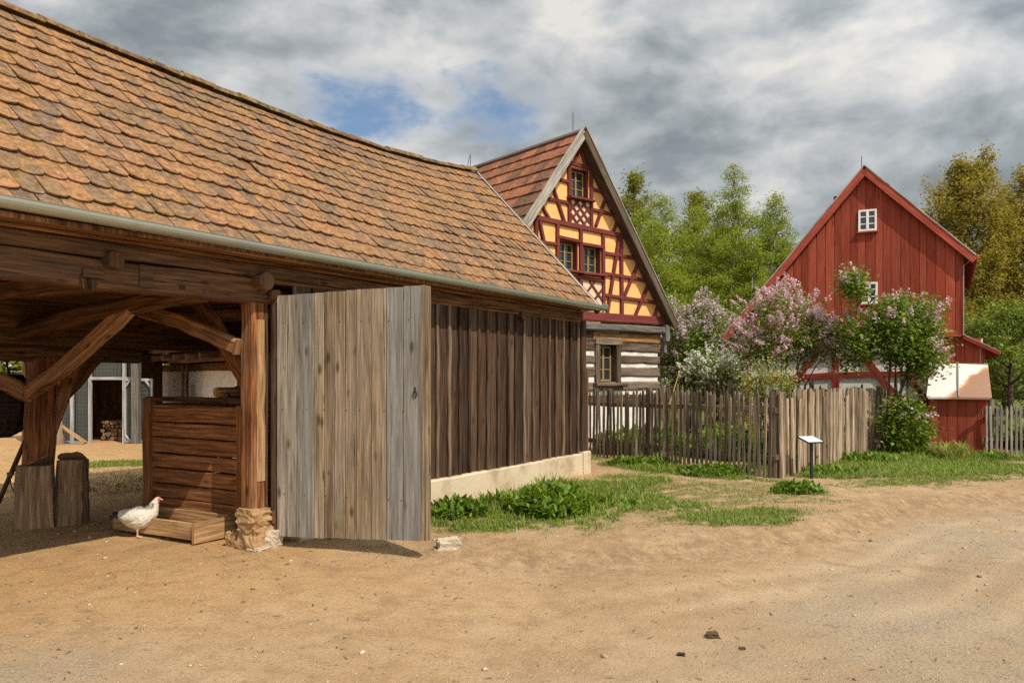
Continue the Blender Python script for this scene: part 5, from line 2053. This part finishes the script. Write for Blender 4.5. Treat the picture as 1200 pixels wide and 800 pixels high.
# ------------------------------------------------------------------ information sign
sg = empty('information_sign', (4.68, 12.44, float(ground_z(4.68, 12.44))), R(22))
tag(sg, 'low slanted white information panel on a black post by the fence corner', 'sign')
mb = MB(); mb.box(-.022, .022, -.022, .022, -.1, .58); mb.build('post', M['black'], sg)
def tl(u, v, w): # tilted desk coordinates
    c, s_ = math.cos(R(17)), math.sin(R(17))
    return (u, v * c - w * s_, .60 + v * s_ + w * c)
mb = MB()
mb.slab([tl(-.18, -.13, 0), tl(.13, -.13, 0), tl(.13, .13, 0), tl(-.18, .13, 0)], Vector(tl(0, 0, .018)) - Vector(tl(0, 0, 0)))
mb.build('panel_frame', M['black'], sg)
mb = MB()
mb.slab([tl(-.165, -.115, .019), tl(.115, -.115, .019), tl(.115, .115, .019), tl(-.165, .115, .019)], Vector(tl(0, 0, .004)) - Vector(tl(0, 0, 0)))
mb.build('panel', M['panel'], sg)

# ------------------------------------------------------------------ loose stones and droppings
o = rock('stone', (-.59, 7.39, float(ground_z(-.59, 7.39)) + .03), (.20, .13, .11), 12, M['stone_pale'], None, rough=.3, rz=.3)
tag(o, 'pale loose stone lying on the sand right of the plank door', 'stone')
for i, (px, py, s_, lab) in enumerate(((835, 746, .075, 'large dark dung lump on the track, biggest of the three'), (798, 767, .042, 'small black dung lump on the track below the largest'), (870, 760, .035, 'flat brown dung lump on the track right of the largest'))):
    X, Y = gp(px, py)
    k_ = 1.72 / 1.6
    X, Y = X * k_, Y * k_
    o = rock('dung', (X, Y, float(ground_z(X, Y)) + s_ * .15), (s_, s_ * .8, s_ * .5), 20 + i, plain('dung', (.075, .045, .02) if i != 1 else (.03, .02, .012), .95, var=.3, scale=40), None, rough=.5)
    tag(o, lab, 'dung', 'dung lumps on the track')
# grit and pebbles: far too many to count
def pebbles():
    g = np.random.default_rng(5)
    import bmesh
    bm = bmesh.new(); bmesh.ops.create_icosphere(bm, subdivisions=1, radius=1)
    bv = np.array([v.co[:] for v in bm.verts]); bf = np.array([[v.index for v in f.verts] for f in bm.faces]); bm.free()
    n = 16000
    x = g.uniform(-6, 10, n * 2); y = 2.2 + g.uniform(0, 1, n * 2) ** 1.4 * 11
    keep = (np.abs(x) < y * .75 + .5) & (g.uniform(0, 1, n * 2) < .35 + .65 * sstep(.45, .62, fbm(x, y, .8, 41, 3)))
    x, y = x[keep][:n], y[keep][:n]
    n = len(x)
    s_ = .0028 + .007 * g.uniform(0, 1, n) ** 4 + .014 * (g.uniform(0, 1, n) > .99)
    rot = g.uniform(0, 6.28, n)
    V = bv[None] * s_[:, None, None] * (1 + g.uniform(-.35, .35, (n, len(bv), 1))) * np.stack([g.uniform(.8, 1.5, n), g.uniform(.8, 1.2, n), g.uniform(.4, .8, n)], -1)[:, None, :]
    c, s2 = np.cos(rot)[:, None], np.sin(rot)[:, None]
    V = np.stack([V[..., 0] * c - V[..., 1] * s2 + x[:, None], V[..., 0] * s2 + V[..., 1] * c + y[:, None], V[..., 2] + (ground_z(x, y) + s_ * .25)[:, None]], -1)
    F = (bf[None] + (np.arange(n) * len(bv))[:, None, None]).reshape(-1, 3)
    k = NT('pebble')
    col = k.ramp(k.island(), [(0, (.10, .075, .05)), (.35, (.30, .22, .14)), (.75, (.42, .33, .23)), (1, (.50, .43, .33))])
    k.finish(col, .9, .15)
    tag(link('pebbles', np_mesh('pebbles', V.reshape(-1, 3), F), k.m), 'small pebbles and grit strewn over the sand and track', 'pebbles', kind='stuff')
pebbles()
# twigs and bits of bark lying on the sand
def litter():
    g = np.random.default_rng(6)
    n = 1100
    x = g.uniform(-6, 8, n); y = g.uniform(3, 11, n)
    b = np.stack([x, y, ground_z(x, y) + .006], -1)
    k = plain('litter', (.10, .065, .035), .95, var=.4, scale=12)
    me = blades_mesh('litter', b, g.uniform(0, 6.28, n), g.uniform(.015, .09, n), g.uniform(.004, .010, n), np.full(n, 1.52), g.uniform(-.03, .04, n))
    tag(link('litter', me, k), 'tiny twigs and plant scraps scattered on the sand', 'litter', kind='stuff')
litter()
 
st_ = empty('garden_stake', (2.95, 17.0, 0))
tag(st_, 'thin pale garden stake leaning left of the pale lilac behind the fence', 'stake')
mb = MB()
mb.tube([(0.05, 0, -.05), (.40, .1, .9), (.68, .2, 1.72)], [.018, .016, .012], 7)
mb.build('stick', M['tray'], st_)
#PART4
# ------------------------------------------------------------------ grass
def grass():
    g = np.random.default_rng(12)
    N = 1500000
    x = g.uniform(-10, 16, N); y = 7.0 + g.uniform(0, 1, N) ** 1.25 * 12.5
    D, Hh = grass_density(x, y)
    # nothing grows inside the barn
    bt_ = (x - HX) * .5213 + (y - HY) * .8534; bwv = -(x - HX) * .8534 + (y - HY) * .5213
    inb = (bt_ < 6.75) & (bwv > -.13) & (bwv < 4.4) & (bt_ > 1)
    keep = (g.uniform(0, 1, N) < np.clip(D, 0, 1) * .85) & ~inb & (np.abs(x) < y * .8 + 1)
    x, y, D, Hh = x[keep], y[keep], D[keep], Hh[keep]
    n = len(x)
    z = ground_z(x, y) - .006
    far = y / 10.0
    L = Hh * g.uniform(.4, 1.35, n) * np.where(g.uniform(0, 1, n) > .97, 1.8, .85) * (.7 + .5 * np.clip(D, 0, 1))
    me = blades_mesh('grass', np.stack([x, y, z], -1), g.uniform(0, 6.28, n), L, .0055 * (.8 + .5 * far) * g.uniform(.7, 1.3, n), g.uniform(.15, 1.25, n), g.uniform(.05, .4, n))
    tag(link('grass', me, M['grass']), 'short patchy meadow grass on the verge and yard edges', 'grass', kind='stuff')
    return n
grass()

def weed(label, X, Y, r, n_leaf, L, seed, mat='leaf_dark', ry=None, flat=.9, name='weed_clump', cat='weed', wid=.28, group='weed clumps on the verge', stems=0, tall=.0):
    g = np.random.default_rng(seed)
    root = empty(name, (X, Y, 0))
    tag(root, label, cat, group)
    m = max(3, n_leaf // 9)
    rr_ = np.sqrt(g.uniform(0, 1, m)) * r
    a = g.uniform(0, 6.28, m)
    cx_, cy_ = rr_ * np.cos(a), rr_ * np.sin(a) * ((ry or r) / r)
    k = 9
    bx = np.repeat(cx_, k) + g.normal(size=m * k) * .02
    by = np.repeat(cy_, k) + g.normal(size=m * k) * .02
    bz = ground_z(X + bx, Y + by) - .01
    n = m * k
    dome = np.repeat(np.sqrt(np.clip(1 - (rr_ / (r * 1.1)) ** 2, .1, 1)), k)
    bz = bz + g.uniform(0, 1, n) * tall * dome
    az = g.uniform(0, 6.28, n)
    ll = L * g.uniform(.55, 1.2, n) * (.5 + .6 * dome)
    me = blades_mesh('foliage', np.stack([bx, by, bz], -1), az, ll, ll * wid * g.uniform(.7, 1.2, n), g.uniform(.05, flat, n), g.uniform(.12, .5, n))
    link('foliage', me, M[mat], root)
    if stems:
        j = g.integers(0, m, stems)
        b = np.stack([cx_[j], cy_[j], ground_z(X + cx_[j], Y + cy_[j])], -1)
        for q in range(stems):
            me = blades_mesh('seed_stem', b[q:q + 1], g.uniform(0, 6.28, 1), L * g.uniform(1.0, 1.6, 1), np.full(1, .012), g.uniform(0, .25, 1), g.uniform(0, .08, 1))
            link('seed_stem', me, M['straw'], root)
    return root
weed('large leafy dock clump on the verge below the dark board wall', .46, 9.42, .50, 3600, .15, 31, ry=.62, stems=14, flat=1.3, wid=.42, tall=.24)
weed('smaller dock clump on the verge close to the plank door', -.62, 9.15, .34, 1300, .13, 32, ry=.30, stems=4, flat=1.3, wid=.42, tall=.15)
weed('low tuft of broad leaves between the two dock clumps', .0, 9.95, .42, 260, .2, 33, ry=.3, stems=8)
weed('spreading broad-leaved tuft on the right tip of the dock clump', 1.05, 9.95, .5, 300, .16, 34, ry=.28)
weed('tall grassy tuft against the plinth of the board wall', .55, 10.75, .4, 300, .3, 35, ry=.25, wid=.06, mat='leaf_light', flat=.5)
weed('round dark green mound in front of the fence corner post', 3.92, 10.95, .34, 1100, .09, 36, ry=.27, wid=.5, tall=.13, flat=1.3)
weed('ivy-like ground plants along the foot of the fence near the corner post', 3.30, 12.95, .62, 1100, .11, 37, ry=.38, wid=.55, tall=.12, flat=1.3)
weed('ivy-like ground plants at the middle of the open picket fence', 2.35, 14.25, .65, 1000, .11, 38, ry=.3, wid=.55, tall=.12, flat=1.3)
weed('loose plants at the foot of the pale stick fence behind the sign', 5.15, 13.3, .6, 460, .16, 39, ry=.4, wid=.4)
weed('long leafy strip along the foot of the stick fence near the lilac', 6.7, 15.4, .75, 520, .18, 40, ry=.5, wid=.4)
weed('small green tuft in the gap under the plank door', -1.75, 7.95, .3, 90, .09, 41, ry=.15, wid=.4)
weed('reddish-tipped yellow plant in front of the red closet', 8.95, 16.2, .42, 520, .42, 42, 'leaf_yellow', ry=.25, wid=.07, flat=.7)
weed('dark low plants at the foot of the red closet', 8.6, 16.35, .55, 460, .2, 43, ry=.25, wid=.35)
weed('tall green herbs between the lilac and the red closet', 8.35, 16.95, .42, 560, .50, 44, 'leaf_lilac', ry=.3, wid=.22, flat=.6)
weed('dark tuft at the right corner of the red closet', 9.75, 16.2, .3, 220, .22, 45, ry=.2, wid=.3)
# garden beds behind the fence
for i, (X, Y, r, n_, L, mt, lab) in enumerate((
    (5.0, 14.7, .55, 260, .55, 'leaf_bed', 'big-leaved bluish plant in the garden just behind the corner post'),
    (4.3, 15.3, .5, 220, .5, 'leaf_bed', 'big-leaved plant in the garden left of the largest one'),
    (2.3, 16.4, .55, 420, .55, 'leaf_lilac', 'upright green border plant below the log-wall window'),
    (3.1, 17.2, .5, 380, .6, 'leaf_lilac', 'upright green border plant at the corner of the log wall'),
    (3.7, 15.9, .45, 260, .45, 'leaf_dark', 'dark border plant in the middle of the garden bed'),
    (4.9, 17.4, .7, 480, .6, 'leaf_light', 'pale green border plant in front of the back fence'),
    (6.2, 16.9, .6, 420, .6, 'leaf_bed', 'big-leaved plant under the pink lilac'),
    (12.2, 18.4, .9, 500, .7, 'leaf_lilac', 'green plant behind the grey fence, near end'),
    (13.8, 18.9, .9, 500, .7, 'leaf_light', 'pale green plant behind the grey fence, far end'))):
    weed(lab, X, Y, r, n_, L, 60 + i, mt, wid=.35, flat=.8, name='garden_plant', cat='plant', group='plants in the garden beds')

# ------------------------------------------------------------------ shrubs
shrub('lilac_bush', 'pink flowering lilac in front of the red house, left of the greener one', 'lilac', (6.15, 18.0, 0), 3, 9, 3.6, 1.2, .9, 2.55, 1.0, M['leaf_lilac'], .085, 6500,
      flowers=(M['flower_pink'], 420, .046, .21, .05), lobes=[(0, 0, 2.72, 1.05, .8, .85, 1.0), (-.6, 0, 2.25, .6, .6, .5, .35), (.62, 0, 2.35, .5, .6, .6, .35)], clump=.11)
shrub('lilac_bush', 'larger green lilac with few pink flowers, beside the red closet', 'lilac', (8.15, 17.05, 0), 5, 10, 3.6, 1.2, .9, 2.5, 1.0, M['leaf_lilac'], .10, 14500,
      flowers=(M['flower_pink'], 210, .042, .17, .1), lobes=[(.27, .1, 2.58, .90, .7, .76, 1.0), (-.78, .1, 2.35, .38, .4, .7, .3), (.55, 0, 2.0, .62, .55, .45, .35), (-.84, -.05, 3.50, .26, .24, .25, .13), (.02, -.3, .62, .44, .4, .52, .22), (.5, -.2, .3, .3, .3, .3, .08)], clump=.12)
shrub('shrub', 'thin yellow-green shrub at the garden corner below the pink lilac', 'shrub', (4.85, 14.8, 0), 7, 7, 2.2, .5, .4, 1.35, .55, M['leaf_yellow'], .05, 2600, lobes=[(-.05, 0, 1.42, .52, .4, .42, 1.0), (-.3, 0, 1.0, .35, .3, .35, .3)], clump=.10)
shrub('lilac_bush', 'pale lilac in blossom at the corner of the half-timbered house', 'lilac', (4.75, 21.6, 0), 11, 8, 4, 1.2, 1.0, 2.4, 1.2, M['leaf_light'], .10, 9000,
      flowers=(M['flower_pale'], 760, .055, .2, .0), lobes=[(-.25, 0, 2.5, .9, .8, .85, 1.0), (.5, .2, 2.9, .7, .7, .75, .6), (-.6, 0, 1.5, .6, .6, .7, .4), (.6, 0, 1.7, .8, .7, .6, .5)], clump=.15)
shrub('apple_shrub', 'low white-blossoming shrub in front of the pale lilac', 'shrub', (5.1, 20.2, 0), 13, 6, 2.4, .8, .6, 1.6, .5, M['leaf_light'], .06, 3200,
      flowers=(M['flower_white'], 330, .045, .12, .0), lobes=[(.1, 0, 1.75, .75, .6, .42, 1.0)], clump=.12)
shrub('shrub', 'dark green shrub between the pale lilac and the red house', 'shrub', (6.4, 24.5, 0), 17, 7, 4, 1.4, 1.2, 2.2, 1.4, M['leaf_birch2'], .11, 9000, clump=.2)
shrub('shrub', 'yellow-green shrub below the birches, behind the pale lilac', 'shrub', (5.9, 27.5, 0), 19, 7, 5, 2.2, 1.6, 2.4, 1.9, M['leaf_light'], .12, 9000, clump=.25)
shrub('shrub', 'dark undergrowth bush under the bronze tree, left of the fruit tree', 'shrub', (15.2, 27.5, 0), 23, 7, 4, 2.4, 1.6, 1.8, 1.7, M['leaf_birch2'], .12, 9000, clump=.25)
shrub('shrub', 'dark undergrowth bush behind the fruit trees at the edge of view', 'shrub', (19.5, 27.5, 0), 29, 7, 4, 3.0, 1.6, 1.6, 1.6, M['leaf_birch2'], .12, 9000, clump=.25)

# ------------------------------------------------------------------ trees
def ell(w, p=.5):
    return lambda t: w * max(.12, (math.sin(math.pi * min(1, .12 + t * .9)) ** p)) * (1 - .35 * t)
def spire(w):
    return lambda t: w * max(.10, min(1, .40 + 2.4 * t) * (1 - t) ** .65)
bk_ = dict(n_pri=52, el0=.55, el1=1.2, droop=.45, n_sec=11, n_tw=8, k_leaf=15, spread=.19, thin=.75, sec_len=.48)
b1 = make_tree('birch_tree', 'tall birch topping the group, right of its centre', 'birch', (at(868, 40), 40, 0), 101, M['birchbark'], M['leaf_birch'], .10, 'birches behind the houses', height=12.4, trunk_r=.15, base_f=.14, prof=spire(3.1), **bk_)
b2 = make_tree('birch_tree', 'slim birch leaning right at the edge beside the red roof', 'birch', (at(895, 38), 38, 0), 102, M['birchbark'], M['leaf_birch'], .10, 'birches behind the houses', height=10.4, trunk_r=.12, base_f=.12, prof=spire(2.7), lean=(.8, 0), **bk_)
b3 = make_tree('birch_tree', 'birch with a pale bent trunk nearest the yellow gable', 'birch', (at(788, 39), 39, 0), 103, M['birchbark'], M['leaf_birch'], .10, 'birches behind the houses', height=10.6, trunk_r=.13, base_f=.16, prof=spire(2.8), lean=(-.6, 0), **bk_)
def again(src, label, loc, rz, s_):
    c = copy_tree(src)
    c.location = loc; c.rotation_euler = (0, 0, rz); c.scale = (s_, s_, s_)
    c['label'] = label
    return c
again(b1, 'birch in the middle of the group with a straight white trunk', (at(838, 42), 42, 0), 2.1, .86)
again(b2, 'short birch low on the right, its crown touching the red roof edge', (at(920, 42), 42, 0), 1.2, .88)
again(b2, 'tall narrow birch just left of the highest one', (at(842, 47), 47, 0), 0.4, 1.16)
again(b3, 'birch filling the gap between the bent trunk and the straight one', (at(812, 44), 44, 0), 3.9, 1.06)
again(b1, 'birch at the right end of the group, behind the slim leaning one', (at(905, 46), 46, 0), 5.3, .92)
again(b2, 'birch partly hidden by the yellow gable edge', (at(752, 43), 43, 0), 4.6, 1.02)
make_tree('broadleaf_tree', 'sparse orange-tinged tree rising left of the birches beside the gable', 'tree', (at(738, 47), 47, 0), 111, M['bark'], M['leaf_orange'], .17, 'taller trees behind the houses', height=13.8, trunk_r=.22, base_f=.3, prof=ell(2.7), n_pri=26, el0=.6, el1=1.2, droop=.05, n_sec=9, n_tw=6, k_leaf=11, spread=.25)
make_tree('broadleaf_tree', 'orange-leaved tree showing between the birch crowns', 'tree', (at(815, 50), 50, 0), 112, M['bark'], M['leaf_orange'], .17, 'taller trees behind the houses', height=13.2, trunk_r=.22, base_f=.3, prof=ell(2.9), n_pri=26, el0=.6, el1=1.2, droop=.05, n_sec=9, n_tw=6, k_leaf=11, spread=.25)
mp = dict(n_pri=52, el0=.5, el1=1.25, droop=-.2, n_sec=11, n_tw=8, k_leaf=13, spread=.15, sec_len=.45)
sl_ = make_tree('birch_tree', 'slender birch with a bare white trunk in front of the group, by the pale lilac', 'birch', (at(783, 35), 35, 0), 141, M['birchbark'], M['leaf_birch'], .10, 'birches behind the houses', height=8.6, trunk_r=.085, base_f=.42, prof=ell(1.5), lean=(-.7, 0), **{**bk_, 'n_pri': 22, 'k_leaf': 8})
again(sl_, 'slender birch with a bare white trunk above the white-blossoming shrub', (at(846, 36), 36, 0), 2.6, .98)
again(sl_, 'slender birch with a bare white trunk close to the red roof edge', (at(884, 35), 35, 0), 4.4, .92)
m1 = make_tree('maple_tree', 'bronze-leaved tree right behind the red house gable', 'tree', (at(1128, 32), 32, 0), 121, M['bark'], M['leaf_bronze'], .115, 'bronze trees right of the red house', height=9.9, trunk_r=.22, base_f=.14, prof=ell(3.5, .35), **mp)
again(m1, 'bronze-leaved tree cut by the right edge of view', (at(1225, 33), 33, 0), 2.5, .98)
again(m1, 'shorter bronze tree between the two, standing farther back', (at(1180, 38), 38, 0), 4.2, .98)
fr = dict(n_pri=18, el0=.25, el1=.9, droop=.0, n_sec=8, n_tw=6, k_leaf=11, spread=.13, sec_len=.45)
f1 = make_tree('fruit_tree', 'small light green fruit tree behind the grey fence', 'fruit tree', (at(1186, 23), 23, 0), 131, M['bark'], M['leaf_light'], .10, 'fruit trees behind the grey fence', height=3.25, trunk_r=.11, base_f=.38, prof=ell(1.5, .35), **fr)
again(f1, 'second light green fruit tree, farther right and lower', (at(1262, 25), 25, 0), 2.0, .95)
again(f1, 'light green fruit tree half hidden by the red lean-to roof', (at(1150, 26), 26, 0), 4.0, .95)
# far wood that closes the view, one mass
def far_wood():
    g = np.random.default_rng(77)
    n = 60000
    an = g.uniform(-1.35, 1.35, n)
    rad = g.uniform(62, 80, n)
    x, y = rad * np.sin(an), rad * np.cos(an)
    top = 6.5 + 3.5 * fbm(x, y, .12, 50, 3)
    z = g.uniform(0, 1, n) ** .8 * top
    me = leaves_mesh('far_wood', np.stack([x, y, z], -1), g.uniform(.5, 1.1, n))
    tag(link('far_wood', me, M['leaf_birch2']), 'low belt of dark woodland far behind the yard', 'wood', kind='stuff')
far_wood()
